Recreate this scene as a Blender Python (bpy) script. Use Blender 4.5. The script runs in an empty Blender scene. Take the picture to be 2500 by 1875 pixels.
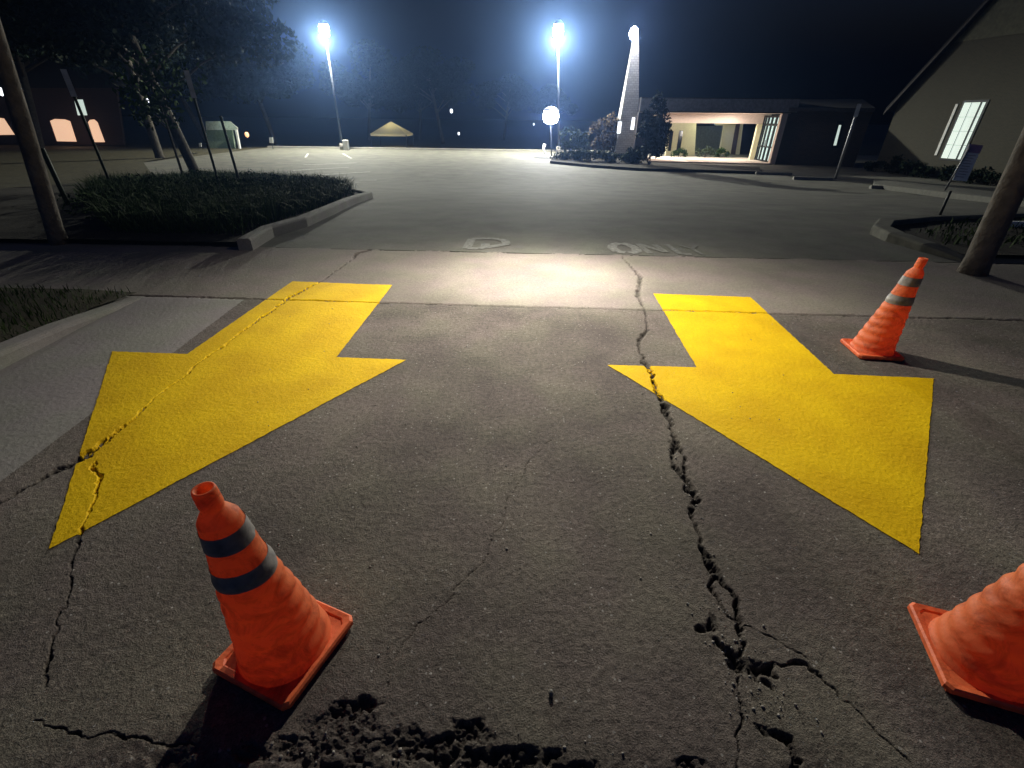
import bpy, bmesh, math, random
import numpy as np
from mathutils import Vector, Matrix
random.seed(7); rng = np.random.default_rng(11)
sc = bpy.context.scene
R = math.radians

# ---------------------------------------------------------------- camera
K = 2500 / 2212.0
F = 1120.757; PITCH = R(30.1074); ROLL = R(0.6428); H = 1.5
fw = Vector((0, math.cos(PITCH), -math.sin(PITCH))); up0 = Vector((0, math.sin(PITCH), math.cos(PITCH))); rt0 = Vector((1, 0, 0))
rt = rt0 * math.cos(ROLL) + up0 * math.sin(ROLL); upv = up0 * math.cos(ROLL) - rt0 * math.sin(ROLL)
cd = bpy.data.cameras.new('camera'); cam = bpy.data.objects.new('camera', cd); sc.collection.objects.link(cam)
cd.sensor_width = 36; cd.lens = F / 2500 * 36; cd.clip_start = 0.05; cd.clip_end = 900
M = Matrix((rt, upv, -fw)).transposed().to_4x4(); M.translation = (0, 0, H); cam.matrix_world = M
sc.camera = cam
sc.render.resolution_x = 1024; sc.render.resolution_y = 768
sc.view_settings.view_transform = 'Standard'; sc.view_settings.look = 'None'; sc.view_settings.exposure = 0; sc.view_settings.gamma = 1

# ---------------------------------------------------------------- night sky
w = bpy.data.worlds.new('World'); sc.world = w; w.use_nodes = True
nt = w.node_tree; bg = nt.nodes['Background']; sky = nt.nodes.new('ShaderNodeTexSky')
sky.sky_type = 'NISHITA'; sky.sun_disc = False; sky.sun_elevation = R(-3.0); sky.sun_rotation = R(184)
tint = nt.nodes.new('ShaderNodeMix'); tint.data_type = 'RGBA'; tint.blend_type = 'MULTIPLY'; tint.inputs[0].default_value = 1; tint.inputs[7].default_value = (.22, .50, 1.45, 1)
nt.links.new(sky.outputs[0], tint.inputs[6]); nt.links.new(tint.outputs[2], bg.inputs[0]); bg.inputs[1].default_value = 0.30

# ---------------------------------------------------------------- lamps
def light(name, kind, loc, energy, color=(1, 1, 1), radius=.1, target=None, spot=None, blend=1.0, size=None):
    d = bpy.data.lights.new(name, kind); d.energy = energy; d.color = color
    if kind in ('POINT', 'SPOT'): d.shadow_soft_size = radius
    if spot: d.spot_size = R(spot); d.spot_blend = blend
    if size: d.shape = 'RECTANGLE'; d.size, d.size_y = size
    o = bpy.data.objects.new(name, d); sc.collection.objects.link(o); o.location = loc
    if target is not None: o.rotation_euler = (Vector(target) - Vector(loc)).to_track_quat('-Z', 'Y').to_euler()
    return o
light('work_light', 'SPOT', (0.33, 4.85, 2.62), 840, (1.0, .935, .81), .035, target=(0.36, 4.15, 0), spot=134, blend=1.0)
light('work_light', 'POINT', (0.33, 4.85, 2.62), 45, (1.0, .93, .82), .035)
light('work_light', 'SPOT', (0.33, 4.86, 2.60), 620, (1.0, .94, .88), .05, target=(0.33, 5.0, 0), spot=60, blend=1.0)

# ---------------------------------------------------------------- terrain + ray helpers (pixels of a 2212 px wide view)
def zt(y):
    t = np.clip((np.asarray(y, float) - 5.6) / 18, 0, 1); return -1.0 * t * t * (3 - 2 * t)
def z1(y): return float(zt(y))
def ray(px, py): return fw + rt * ((px * K - 1250) / F) + upv * ((937.5 - py * K) / F)
def at(px, py, Y):
    d = ray(px, py); return Vector((0, 0, H)) + d * (Y / d.y)
def gp(px, py):
    d = ray(px, py); t = .2
    while t < 300:
        if H + d.z * t < z1(d.y * t): break
        t *= 1.01
    lo, hi = t / 1.01, t
    for _ in range(30):
        m = (lo + hi) / 2
        if H + d.z * m < z1(d.y * m): hi = m
        else: lo = m
    return Vector((0, 0, H)) + d * hi
def onplane(px, py, A, B):
    A = Vector((A[0], A[1], 0)); B = Vector((B[0], B[1], 0)); n = (B - A).cross(Vector((0, 0, 1))); d = ray(px, py)
    return Vector((0, 0, H)) + d * (n.dot(A - Vector((0, 0, H))) / n.dot(d))
def mpp(P): return (Vector(P) - Vector((0, 0, H))).dot(fw) * K / F      # metres per 2212-pixel at P

# ---------------------------------------------------------------- materials
MATS = {}
def nodes(name):
    m = bpy.data.materials.new(name); m.use_nodes = True; MATS[name] = m
    return m, m.node_tree.nodes, m.node_tree.links, m.node_tree.nodes['Principled BSDF']
def N(ns, t, **kw):
    n = ns.new(t)
    for k, v in kw.items():
        if k in n.inputs: n.inputs[k].default_value = v
        else: setattr(n, k, v)
    return n
def mat(name, col, rough=.8, metal=0, var=.25, scale=6, bump=.3, bscale=40, bdist=.01, emit=None, estr=0, spec=.3):
    m, ns, ls, b = nodes(name)
    tc = ns.new('ShaderNodeTexCoord'); n1 = N(ns, 'ShaderNodeTexNoise', Scale=scale, Detail=6.0, Roughness=.6)
    ls.new(tc.outputs['Object'], n1.inputs['Vector'])
    r = ns.new('ShaderNodeMapRange'); r.inputs['From Min'].default_value = .3; r.inputs['From Max'].default_value = .7
    r.inputs['To Min'].default_value = 1 - var; r.inputs['To Max'].default_value = 1 + var
    ls.new(n1.outputs['Fac'], r.inputs['Value'])
    mx = ns.new('ShaderNodeVectorMath'); mx.operation = 'SCALE'; mx.inputs[0].default_value = col[:3]
    ls.new(r.outputs[0], mx.inputs['Scale']); ls.new(mx.outputs[0], b.inputs['Base Color'])
    b.inputs['Roughness'].default_value = rough; b.inputs['Metallic'].default_value = metal; b.inputs['Specular IOR Level'].default_value = spec
    if bump:
        n2 = N(ns, 'ShaderNodeTexNoise', Scale=bscale, Detail=5.0); ls.new(tc.outputs['Object'], n2.inputs['Vector'])
        bp = N(ns, 'ShaderNodeBump', Strength=bump, Distance=bdist); ls.new(n2.outputs['Fac'], bp.inputs['Height']); ls.new(bp.outputs[0], b.inputs['Normal'])
    if emit: b.inputs['Emission Color'].default_value = (*emit, 1); b.inputs['Emission Strength'].default_value = estr
    return m
def brick(name, c1, c2, mortar, scale=1.0):
    m, ns, ls, b = nodes(name); tc = ns.new('ShaderNodeTexCoord')
    sep = ns.new('ShaderNodeSeparateXYZ'); ad = ns.new('ShaderNodeMath'); ad.operation = 'ADD'; cb = ns.new('ShaderNodeCombineXYZ')
    ls.new(tc.outputs['Object'], sep.inputs[0]); ls.new(sep.outputs[0], ad.inputs[0]); ls.new(sep.outputs[1], ad.inputs[1])
    ls.new(ad.outputs[0], cb.inputs[0]); ls.new(sep.outputs[2], cb.inputs[1])
    br = N(ns, 'ShaderNodeTexBrick', Scale=4.6 * scale, Color1=(*c1, 1), Color2=(*c2, 1), Mortar=(*mortar, 1)); br.inputs['Mortar Size'].default_value = .018
    ls.new(cb.outputs[0], br.inputs['Vector']); ls.new(br.outputs[0], b.inputs['Base Color'])
    bp = N(ns, 'ShaderNodeBump', Strength=.5, Distance=.01); bp.invert = True; ls.new(br.outputs['Fac'], bp.inputs['Height']); ls.new(bp.outputs[0], b.inputs['Normal'])
    b.inputs['Roughness'].default_value = .9
    return m
def pavement(name, base, agg=.5, warm=0.0, attr=True, blotch=.35, bump=.6):
    m, ns, ls, b = nodes(name); tc = ns.new('ShaderNodeTexCoord'); V = tc.outputs['Object']
    def mul(a, bv, fac=None):
        x = ns.new('ShaderNodeMix'); x.data_type = 'RGBA'; x.blend_type = 'MULTIPLY'; x.inputs['Factor'].default_value = 1
        ls.new(a, x.inputs[6]); ls.new(bv, x.inputs[7]); return x.outputs[2]
    def rng_(src, a, b_, c, d):
        r = ns.new('ShaderNodeMapRange')
        for k, v in zip(('From Min', 'From Max', 'To Min', 'To Max'), (a, b_, c, d)): r.inputs[k].default_value = v
        ls.new(src, r.inputs['Value']); return r.outputs[0]
    col = ns.new('ShaderNodeRGB'); col.outputs[0].default_value = (*base, 1)
    big = N(ns, 'ShaderNodeTexNoise', Scale=1.1, Detail=7.0, Roughness=.62); ls.new(V, big.inputs['Vector'])
    c = mul(col.outputs[0], rng_(big.outputs['Fac'], .32, .68, 1 - blotch, 1 + blotch))
    hue = N(ns, 'ShaderNodeTexNoise', Scale=2.3, Detail=3.0); ls.new(V, hue.inputs['Vector'])
    hr = ns.new('ShaderNodeValToRGB'); hr.color_ramp.elements[0].position = .38; hr.color_ramp.elements[0].color = (1, .93, .95, 1)
    hr.color_ramp.elements[1].position = .62; hr.color_ramp.elements[1].color = (.96, .97, .88, 1); ls.new(hue.outputs['Fac'], hr.inputs[0]); c = mul(c, hr.outputs[0])
    mid = N(ns, 'ShaderNodeTexNoise', Scale=38.0, Detail=8.0, Roughness=.75); ls.new(V, mid.inputs['Vector'])
    c = mul(c, rng_(mid.outputs['Fac'], .3, .7, 1 - .55 * agg, 1 + .5 * agg))
    fine = N(ns, 'ShaderNodeTexNoise', Scale=190.0, Detail=3.0, Roughness=.7); ls.new(V, fine.inputs['Vector'])
    c = mul(c, rng_(fine.outputs['Fac'], .3, .7, 1 - .6 * agg, 1 + .55 * agg))
    vo = N(ns, 'ShaderNodeTexVoronoi', Scale=70.0); ls.new(V, vo.inputs['Vector'])
    sepc = ns.new('ShaderNodeSeparateColor'); ls.new(vo.outputs['Color'], sepc.inputs[0])
    pick = ns.new('ShaderNodeMath'); pick.operation = 'GREATER_THAN'; pick.inputs[1].default_value = .965; ls.new(sepc.outputs[0], pick.inputs[0])
    near = ns.new('ShaderNodeMath'); near.operation = 'LESS_THAN'; near.inputs[1].default_value = .3; ls.new(vo.outputs['Distance'], near.inputs[0])
    pk = ns.new('ShaderNodeMath'); pk.operation = 'MULTIPLY'; ls.new(pick.outputs[0], pk.inputs[0]); ls.new(near.outputs[0], pk.inputs[1])
    pm = ns.new('ShaderNodeMath'); pm.operation = 'MULTIPLY'; pm.inputs[1].default_value = .55 * min(1, agg * 1.5); ls.new(pk.outputs[0], pm.inputs[0])
    sx = ns.new('ShaderNodeMix'); sx.data_type = 'RGBA'; sx.inputs[7].default_value = (.55, .53, .5, 1); ls.new(pm.outputs[0], sx.inputs[0]); ls.new(c, sx.inputs[6]); c = sx.outputs[2]
    pick2 = ns.new('ShaderNodeMath'); pick2.operation = 'LESS_THAN'; pick2.inputs[1].default_value = .05; ls.new(sepc.outputs[1], pick2.inputs[0])
    pk2 = ns.new('ShaderNodeMath'); pk2.operation = 'MULTIPLY'; ls.new(pick2.outputs[0], pk2.inputs[0]); ls.new(near.outputs[0], pk2.inputs[1])
    pm2 = ns.new('ShaderNodeMath'); pm2.operation = 'MULTIPLY'; pm2.inputs[1].default_value = .7 * min(1, agg * 1.6); ls.new(pk2.outputs[0], pm2.inputs[0])
    dx0 = ns.new('ShaderNodeMix'); dx0.data_type = 'RGBA'; dx0.inputs[7].default_value = (.03, .028, .026, 1); ls.new(pm2.outputs[0], dx0.inputs[0]); ls.new(c, dx0.inputs[6]); c = dx0.outputs[2]
    if attr:
        at_ = ns.new('ShaderNodeAttribute'); at_.attribute_name = 'dirt'
        dx = ns.new('ShaderNodeMix'); dx.data_type = 'RGBA'; dx.inputs[7].default_value = (.022, .02, .018, 1); ls.new(at_.outputs['Fac'], dx.inputs[0]); ls.new(c, dx.inputs[6]); c = dx.outputs[2]
    ls.new(c, b.inputs['Base Color']); b.inputs['Roughness'].default_value = .85; b.inputs['Specular IOR Level'].default_value = .35
    s = ns.new('ShaderNodeMath'); s.operation = 'ADD'; ls.new(fine.outputs['Fac'], s.inputs[0])
    s2 = ns.new('ShaderNodeMath'); s2.operation = 'MULTIPLY'; s2.inputs[1].default_value = 2.2; ls.new(mid.outputs['Fac'], s2.inputs[0]); ls.new(s2.outputs[0], s.inputs[1])
    bp = N(ns, 'ShaderNodeBump', Strength=bump, Distance=.006); ls.new(s.outputs[0], bp.inputs['Height']); ls.new(bp.outputs[0], b.inputs['Normal'])
    return m
apronM = pavement('apron_asphalt', (.162, .142, .124), .9, blotch=.45, bump=1.0)
walkM = pavement('sidewalk_concrete', (.23, .205, .182), .5, blotch=.2)
gutterM = pavement('gutter_concrete', (.27, .26, .25), .22, blotch=.12, bump=.4)
lotM = pavement('lot_asphalt', (.128, .127, .108), .4, attr=False, blotch=.3)
curbM = pavement('curb_concrete', (.25, .245, .225), .25, attr=False, blotch=.15)
streetM = pavement('street_asphalt', (.07, .066, .06), .7, attr=False)
def leafmat(name, c1, c2):
    m, ns, ls, b = nodes(name); oi = ns.new('ShaderNodeNewGeometry'); rp = ns.new('ShaderNodeValToRGB')
    rp.color_ramp.elements[0].color = (*c1, 1); rp.color_ramp.elements[1].color = (*c2, 1)
    ls.new(oi.outputs['Random Per Island'], rp.inputs[0]); ls.new(rp.outputs[0], b.inputs['Base Color']); b.inputs['Roughness'].default_value = .8; b.inputs['Specular IOR Level'].default_value = .08
    return m
leafD = leafmat('oak_leaves', (.007, .013, .008), (.018, .03, .016)); leafG = leafmat('bed_leaves', (.014, .03, .008), (.045, .085, .018))
leafR = leafmat('reddish_lit_leaves', (.06, .045, .03), (.12, .09, .06)); leafP = leafmat('pale_shrub_leaves', (.035, .05, .03), (.08, .1, .06))  # reddish lighting of the spire shrubs is put into their leaf colour
grassM = leafmat('grass_blades', (.02, .04, .012), (.05, .08, .02))
soilM = mat('mulch_soil', (.03, .024, .018), .95, var=.5, scale=20, bump=.9, bscale=60, bdist=.03)
lawnM = mat('lawn_turf', (.06, .052, .028), .95, var=.4, scale=3, bump=.8, bscale=80, bdist=.03)
barkM = mat('tree_bark', (.06, .052, .042), .95, var=.35, scale=9, bump=1, bscale=18, bdist=.03)
paleBark = mat('pale_bark', (.13, .11, .09), .9, var=.35, scale=7, bump=1, bscale=16, bdist=.02)
metalG = mat('galvanised_steel', (.3, .3, .31), .5, .6, var=.15, bump=.05)
metalD = mat('dark_painted_steel', (.02, .022, .024), .5, .2, var=.1, bump=.05)
stakeM = mat('green_painted_stake', (.02, .03, .018), .7)
whiteM = mat('white_paint', (.72, .72, .7), .6, var=.08)
creamM = mat('cream_stucco', (.62, .56, .36), .85, var=.06, bump=.3, bscale=60)
peachM = mat('peach_plaster', (.64, .53, .46), .85, var=.06, bump=.2, bscale=50)
roofM = mat('dark_shingle_roof', (.02, .02, .022), .95, var=.3, scale=12, bump=.8, bscale=14, bdist=.03)
fasciaM = mat('dark_fascia', (.05, .045, .045), .8)
glassD = mat('dark_window_glass', (.012, .014, .018), .15, var=.1, bump=0, spec=.5)
brickD = brick('brown_brick', (.07, .05, .042), (.05, .038, .034), (.1, .09, .08))
brickT = brick('tan_brick', (.05, .046, .031), (.04, .037, .025), (.058, .053, .04))
brickR = brick('red_brick', (.06, .032, .026), (.045, .026, .022), (.06, .05, .045))
stoneM = brick('pale_stone', (.52, .51, .48), (.4, .39, .37), (.24, .235, .22), .42)
linePaint = mat('faded_line_paint', (.5, .5, .46), .8, var=.45, scale=14, bump=.3, bscale=120)
wornPaint = mat('worn_letter_paint', (.22, .22, .20), .85, var=.4, scale=22, bump=.3, bscale=120)
wornFaint = mat('faint_letter_paint', (.185, .185, .165), .85, var=.4, scale=22, bump=.3, bscale=120)
plateM = mat('weathered_sign_plate', (.6, .6, .6), .6)
poleM = mat('lamp_pole_paint', (.05, .055, .065), .8)
winLit = mat('lit_window_glow', (.5, .5, .45), .6, var=.0, bump=0, emit=(.78, .95, .86), estr=.72)
doorLit = mat('lit_lobby_glow', (.4, .45, .42), .5, var=.0, bump=0, emit=(.66, .88, .82), estr=1.0)
archLit = mat('glowing_arch_plaster', (.7, .5, .36), .7, var=.0, bump=0, emit=(1.0, .62, .4), estr=.85)
coolLit = mat('cool_white_glow', (.8, .8, .8), .5, var=0, bump=0, emit=(.9, .95, 1.0), estr=2.2)
lampLit = mat('street_lamp_lens', (.8, .8, .8), .4, var=0, bump=0, emit=(.88, .97, 1.0), estr=60)
floodLit = mat('flood_lamp_lens', (.8, .8, .8), .4, var=0, bump=0, emit=(.93, .92, 1.0), estr=40)
orangeLit = mat('orange_lamp_lens', (.8, .5, .3), .4, var=0, bump=0, emit=(1, .45, .2), estr=1.5)

# ---------------------------------------------------------------- object helpers
def tag(o, label=None, cat=None, group=None, kind=None):
    if label: o['label'] = label
    if cat: o['category'] = cat
    if group: o['group'] = group
    if kind: o['kind'] = kind
    return o
def empty(name, loc, label, cat, group=None, rz=0):
    o = bpy.data.objects.new(name, None); sc.collection.objects.link(o); o.location = loc; o.rotation_euler.z = rz; o.empty_display_size = .1
    return tag(o, label, cat, group)
def link(name, me, material=None, parent=None, smooth=False):
    if material: me.materials.append(material)
    o = bpy.data.objects.new(name, me); sc.collection.objects.link(o)
    if parent: o.parent = parent
    if smooth:
        for p in me.polygons: p.use_smooth = True
    return o
def npmesh(name, V, Fq, attr=None, smooth=True):
    """numpy verts (n,3), quads (m,4)"""
    me = bpy.data.meshes.new(name); me.vertices.add(len(V)); me.vertices.foreach_set('co', V.astype(np.float32).ravel())
    k = Fq.shape[1]; me.loops.add(Fq.size); me.loops.foreach_set('vertex_index', Fq.astype(np.int32).ravel())
    me.polygons.add(len(Fq)); me.polygons.foreach_set('loop_start', np.arange(0, Fq.size, k, dtype=np.int32)); me.polygons.foreach_set('loop_total', np.full(len(Fq), k, dtype=np.int32))
    if smooth: me.polygons.foreach_set('use_smooth', np.ones(len(Fq), dtype=bool))
    if attr is not None:
        a = me.attributes.new('dirt', 'FLOAT', 'POINT'); a.data.foreach_set('value', attr.astype(np.float32))
    me.update(calc_edges=True); me.validate(); return me
class MB:
    def __init__(s, off=(0, 0, 0)): s.v = []; s.f = []; s.off = Vector(off)
    def add(s, vs, fs):
        n = len(s.v); s.v += [tuple(Vector(v) - s.off) for v in vs]; s.f += [tuple(i + n for i in f) for f in fs]; return s
    def box(s, c, size, rz=0, bev=0):
        x, y, z = [k / 2 for k in size]; cz, sz = math.cos(rz), math.sin(rz); vs = []
        for k in (-z, z):
            for a, b in ((-x, -y), (x, -y), (x, y), (-x, y)): vs.append((c[0] + a * cz - b * sz, c[1] + a * sz + b * cz, c[2] + k))
        return s.add(vs, [(3, 2, 1, 0), (4, 5, 6, 7), (0, 1, 5, 4), (1, 2, 6, 5), (2, 3, 7, 6), (3, 0, 4, 7)])
    def prism(s, pts, off):
        """polygon pts (list of 3-vectors) extruded by vector off"""
        n = len(pts); o = Vector(off); vs = [Vector(p) for p in pts] + [Vector(p) + o for p in pts]
        return s.add(vs, [tuple(range(n))[::-1], tuple(range(n, 2 * n))] + [(i, (i + 1) % n, n + (i + 1) % n, n + i) for i in range(n)])
    def tube(s, pts, rad, seg=10):
        pts = [Vector(p) for p in pts]; rad = rad if isinstance(rad, (list, tuple)) else [rad] * len(pts); vs = []; fs = []
        for i, p in enumerate(pts):
            d = (pts[min(i + 1, len(pts) - 1)] - pts[max(i - 1, 0)]).normalized(); a = d.orthogonal().normalized() if abs(d.z) < .9 else Vector((1, 0, 0)); b = d.cross(a).normalized(); a = b.cross(d).normalized()
            for k in range(seg): t = 2 * math.pi * k / seg; vs.append(p + a * math.cos(t) * rad[i] + b * math.sin(t) * rad[i])
        for i in range(len(pts) - 1):
            for k in range(seg): fs.append((i * seg + k, i * seg + (k + 1) % seg, (i + 1) * seg + (k + 1) % seg, (i + 1) * seg + k))
        fs.append(tuple(range(seg))[::-1]); fs.append(tuple(range((len(pts) - 1) * seg, len(pts) * seg)))
        return s.add(vs, fs)
    def lathe(s, prof, c=(0, 0, 0), seg=20):
        vs = []; fs = []
        for r, z in prof:
            for k in range(seg): t = 2 * math.pi * k / seg; vs.append((c[0] + r * math.cos(t), c[1] + r * math.sin(t), c[2] + z))
        for i in range(len(prof) - 1):
            for k in range(seg): fs.append((i * seg + k, i * seg + (k + 1) % seg, (i + 1) * seg + (k + 1) % seg, (i + 1) * seg + k))
        fs.append(tuple(range(seg))[::-1]); fs.append(tuple(range((len(prof) - 1) * seg, len(prof) * seg)))
        return s.add(vs, fs)
    def build(s, name, material, parent=None, smooth=False, bev=0):
        me = bpy.data.meshes.new(name); me.from_pydata(s.v, [], s.f); me.update()
        o = link(name, me, material, parent, smooth)
        if bev:
            b = o.modifiers.new('bevel', 'BEVEL'); b.width = bev; b.segments = 2
        return o

# value noise on numpy arrays
_perm = rng.permutation(4096)
def _h(ix, iy): return _perm[(_perm[ix & 4095] + iy) & 4095] / 4095.0
def vnoise(x, y):
    ix = np.floor(x).astype(int); iy = np.floor(y).astype(int); fx = x - ix; fy = y - iy; fx = fx * fx * (3 - 2 * fx); fy = fy * fy * (3 - 2 * fy)
    a = _h(ix, iy); b = _h(ix + 1, iy); c = _h(ix, iy + 1); d = _h(ix + 1, iy + 1)
    return (a + (b - a) * fx) * (1 - fy) + (c + (d - c) * fx) * fy
def fbm(x, y, o=4):
    s = 0; a = 1; t = 0
    for i in range(o): s = s + a * vnoise(x * 2 ** i + 17.3 * i, y * 2 ** i + 5.1 * i); t += a; a *= .5
    return s / t

# ---------------------------------------------------------------- cracks and holes of the apron
CR = [
 [(1345,555,4),(1362,575,7),(1385,597,15),(1378,640,13),(1392,665,8),(1397,690,6),(1400,712,8),(1386,725,14),(1380,745,8),(1388,770,6),(1392,785,22),(1405,795,16),(1412,825,12),(1420,850,16),(1432,870,24),(1440,890,20),(1452,930,10),(1458,955,26),(1450,985,12),(1458,1010,12),(1475,1030,22),(1490,1055,24),(1502,1080,28),(1498,1110,14),(1505,1150,12),(1515,1185,18),(1530,1210,20),(1545,1240,26),(1575,1275,16),(1592,1310,16),(1600,1350,20),(1602,1385,16),(1597,1420,10)],
 [(1458,955,14),(1476,985,10),(1482,1012,12),(1478,1035,10)],
 [(1545,1240,16),(1535,1275,14),(1550,1300,8),(1575,1330,10),(1600,1345,8)],
 [(1535,1330,14),(1532,1350,24),(1510,1350,24),(1500,1358,14)], [(1540,1380,16),(1565,1405,18),(1585,1425,44),(1620,1445,40),(1660,1445,28)],
 [(1665,1438,12),(1700,1435,12),(1740,1440,14),(1765,1452,14),(1785,1475,8),(1830,1510,6),(1870,1545,7),(1910,1590,5),(1970,1650,4)],
 [(1612,1355,4),(1650,1370,4),(1690,1392,4),(1750,1430,5)],
 [(1598,1450,7),(1600,1500,6),(1602,1560,9),(1596,1590,6),(1585,1659,5)],
 [(1635,1460,6),(1650,1470,22),(1670,1490,10)],
 [(1625,1560,12),(1660,1575,28),(1700,1590,30),(1712,1630,26),(1715,1659,20)],
 [(1140,1000,1.2),(1128,1030,1.5),(1095,1080,3),(1088,1120,1.5),(1060,1170,2.5),(1040,1215,1.5),(1010,1240,1.6),(960,1300,2),(915,1340,1),(870,1385,1.2),(845,1440,1),(830,1500,1)],
 [(1195,940,2),(1160,980,2),(1140,1000,3)],
 [(800,540,7),(770,548,9),(760,560,4),(720,590,4),(690,610,4),(655,627,9),(630,640,10),(600,662,6),(560,690,6),(515,722,6),(460,765,6),(430,785,5),(400,812,5),(365,838,5),(330,865,4),(290,905,9),(268,920,12),(245,938,14),(215,962,24),(185,985,24),(150,1003,20),(115,1018,18),(80,1040,9),(40,1062,12),(0,1085,9),(-60,1120,8)],
 [(205,1000,8),(215,1035,9),(212,1060,9),(205,1085,7),(185,1120,5),(172,1160,8),(160,1200,4),(152,1250,6),(135,1300,3),(125,1350,4),(110,1400,4),(100,1432,9),(95,1480,3)],
 [(60,1565,2),(120,1572,6),(200,1588,4),(280,1592,6),(350,1600,5),(420,1606,4)],
]
PITS = [((765,1532),.085,.035,.06),((735,1570),.12,.05,.03),((1018,1570),.045,.03,.05),((1100,1640),.16,.035,.05),((950,1620),.14,.035,.05),((1030,1600),.06,.02,.04),((850,1600),.13,.035,.03),
        ((700,1630),.16,.05,.035),((1230,1655),.10,.02,.04),((1490,1655),.05,.02,.04),((560,1625),.08,.02,.03),((1530,1350),.028,.02,.035),((1605,1430),.05,.02,.03)]
CRACKS = []
for path in CR:
    pts = []
    for (x, y, wpx) in path:
        P = gp(x, y); kk = 1.25 if x < 860 else (1.05 if y > 1200 else .9)
        pts.append((P.x, P.y, max(wpx * kk * mpp(P), .0022)))
    CRACKS.append(pts)
PITW = [(gp(*c), a, b, d) for c, a, b, d in PITS]
J1 = lambda x: 5.966 - .0437 * x
J2 = lambda x: 4.013 - .047 * x
gA = gp(530, 645); gB = gp(380, 757); gC = gp(0, 928)
def ss(t): t = np.clip(t, 0, 1); return t * t * (3 - 2 * t)
def field(x, y):
    """height of the broken apron and how dirty it is"""
    wx = x + (fbm(x * 18, y * 18, 5) - .5) * .048
    wy = y + (fbm(x * 18 + 91, y * 18 + 7, 5) - .5) * .048
    dep = np.zeros_like(x); dirt = np.zeros_like(x)
    wn = .35 + 1.2 * fbm(x * 26 + 3, y * 26 + 9, 4)
    for pts in CRACKS:
        for (ax, ay, aw), (bx, by, bw) in zip(pts[:-1], pts[1:]):
            mg = max(aw, bw) * 1.2 + .06
            m = (x > min(ax, bx) - mg) & (x < max(ax, bx) + mg) & (y > min(ay, by) - mg) & (y < max(ay, by) + mg)
            if not m.any(): continue
            px, py = wx[m], wy[m]; dx, dy = bx - ax, by - ay; L2 = dx * dx + dy * dy + 1e-9
            t = np.clip(((px - ax) * dx + (py - ay) * dy) / L2, 0, 1)
            d = np.hypot(px - ax - t * dx, py - ay - t * dy); hw = (aw + (bw - aw) * t) * .5 * wn[m]
            k = ss((1 - d / np.maximum(hw, 1e-4)) * 1.6); D = np.minimum(.004 + hw * 1.3, .034)
            dep[m] = np.maximum(dep[m], k * D); dirt[m] = np.maximum(dirt[m], k * .55)
    for P, a, b, D in PITW:
        m = (abs(x - P.x) < a * 1.8) & (abs(y - P.y) < b * 2.4)
        if not m.any(): continue
        r = np.hypot((wx[m] - P.x) / a, (wy[m] - P.y) / b) + (fbm(x[m] * 30, y[m] * 30, 3) - .5) * .9
        k = ss((1.15 - r) * 1.8); dep[m] = np.maximum(dep[m], k * D * .34); dirt[m] = np.maximum(dirt[m], k * .32)
    rub = fbm(x * 70, y * 70, 3); dep = dep * (.25 + 1.1 * ss((fbm(x * 55 + 2, y * 55, 4) - .3) * 2.6))
    # crumbled street edge
    e = ss((.62 + .10 * (fbm(x * 3.2, y * 2, 3) - .5) * 2 - y) / .13) * ss((1.2 - abs(x + .15)) / .5); rough = fbm(x * 45 + 5, y * 45, 4)
    dep = dep + e * (.003 + .014 * rough); dirt = np.maximum(dirt, e * .4 * ss((rough - .3) * 3))
    # saw-cut joints
    for J in (J1, J2):
        d = abs(y - J(x) + (fbm(x * 9, y * 0 + 3, 3) - .5) * .022); jw = .006 + .006 * fbm(x * 14, x * 0, 2) + .004 * (vnoise(x * 40, x * 0) > .7)
        k = ss((1 - d / (jw * 1.5)) * 1.8); dep = np.maximum(dep, k * .018); dirt = np.maximum(dirt, k * .8)
    z = zt(y) + (fbm(x * 1.3, y * 1.3, 3) - .5) * .006 + (fbm(x * 60, y * 60, 2) - .5) * .0022 - dep
    return z, dirt, dep

# fan shaped grid, denser towards the street where the pits are
def rows():
    ys = [.36]
    while ys[-1] < 6.35: dpt = ys[-1] * .865 + .75; ys.append(ys[-1] + .0010 * dpt * dpt)
    return np.array(ys)
ys = rows(); nu = 1150; us = np.linspace(-1.42, 1.42, nu)
dpt_ = (ys * .865 + .75)[:, None]; tt = np.linspace(0, 1, 151)[None, 1:] ** 1.7; inner = us[None, :] * dpt_; outer = 1.42 * dpt_ * (1 - tt) + 14.5 * tt
X = np.concatenate([-outer[:, ::-1], inner, outer], 1); nu = X.shape[1]; Y = np.repeat(ys[:, None], nu, 1)
# rows follow the joints at the far end so the slab edges stay straight
Z, DIRT, DEP = field(X.ravel(), Y.ravel())
V = np.c_[X.ravel(), Y.ravel(), Z]; nr = len(ys)
idx = np.arange(nr * nu).reshape(nr, nu); Q = np.stack([idx[:-1, :-1], idx[:-1, 1:], idx[1:, 1:], idx[1:, :-1]], -1).reshape(-1, 4)
cx = V[Q, 0].mean(1); cy = V[Q, 1].mean(1)
def side(P, Qp, x, y): return (Qp.x - P.x) * (y - P.y) - (Qp.y - P.y) * (x - P.x)
gut = (cy < J2(cx)) & (side(gB, gA, cx, cy) > 0)
walk = (cy >= J2(cx)) & (cy < J1(cx)); apron = (cy < J2(cx)) & ~gut
def sub(name, msk, material, label, kind='structure'):
    q = Q[msk]; u, inv = np.unique(q, return_inverse=True)
    me = npmesh(name, V[u], inv.reshape(q.shape), DIRT[u]); o = link(name, me, material); tag(o, label, None, None, kind); return o
sub('driveway_apron', apron, apronM, 'dark cracked driveway apron under the yellow arrows')
sub('sidewalk', walk, walkM, 'lighter concrete sidewalk band crossing the driveway')
sub('gutter', gut, gutterM, 'pale concrete gutter beside the left curb')

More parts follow.
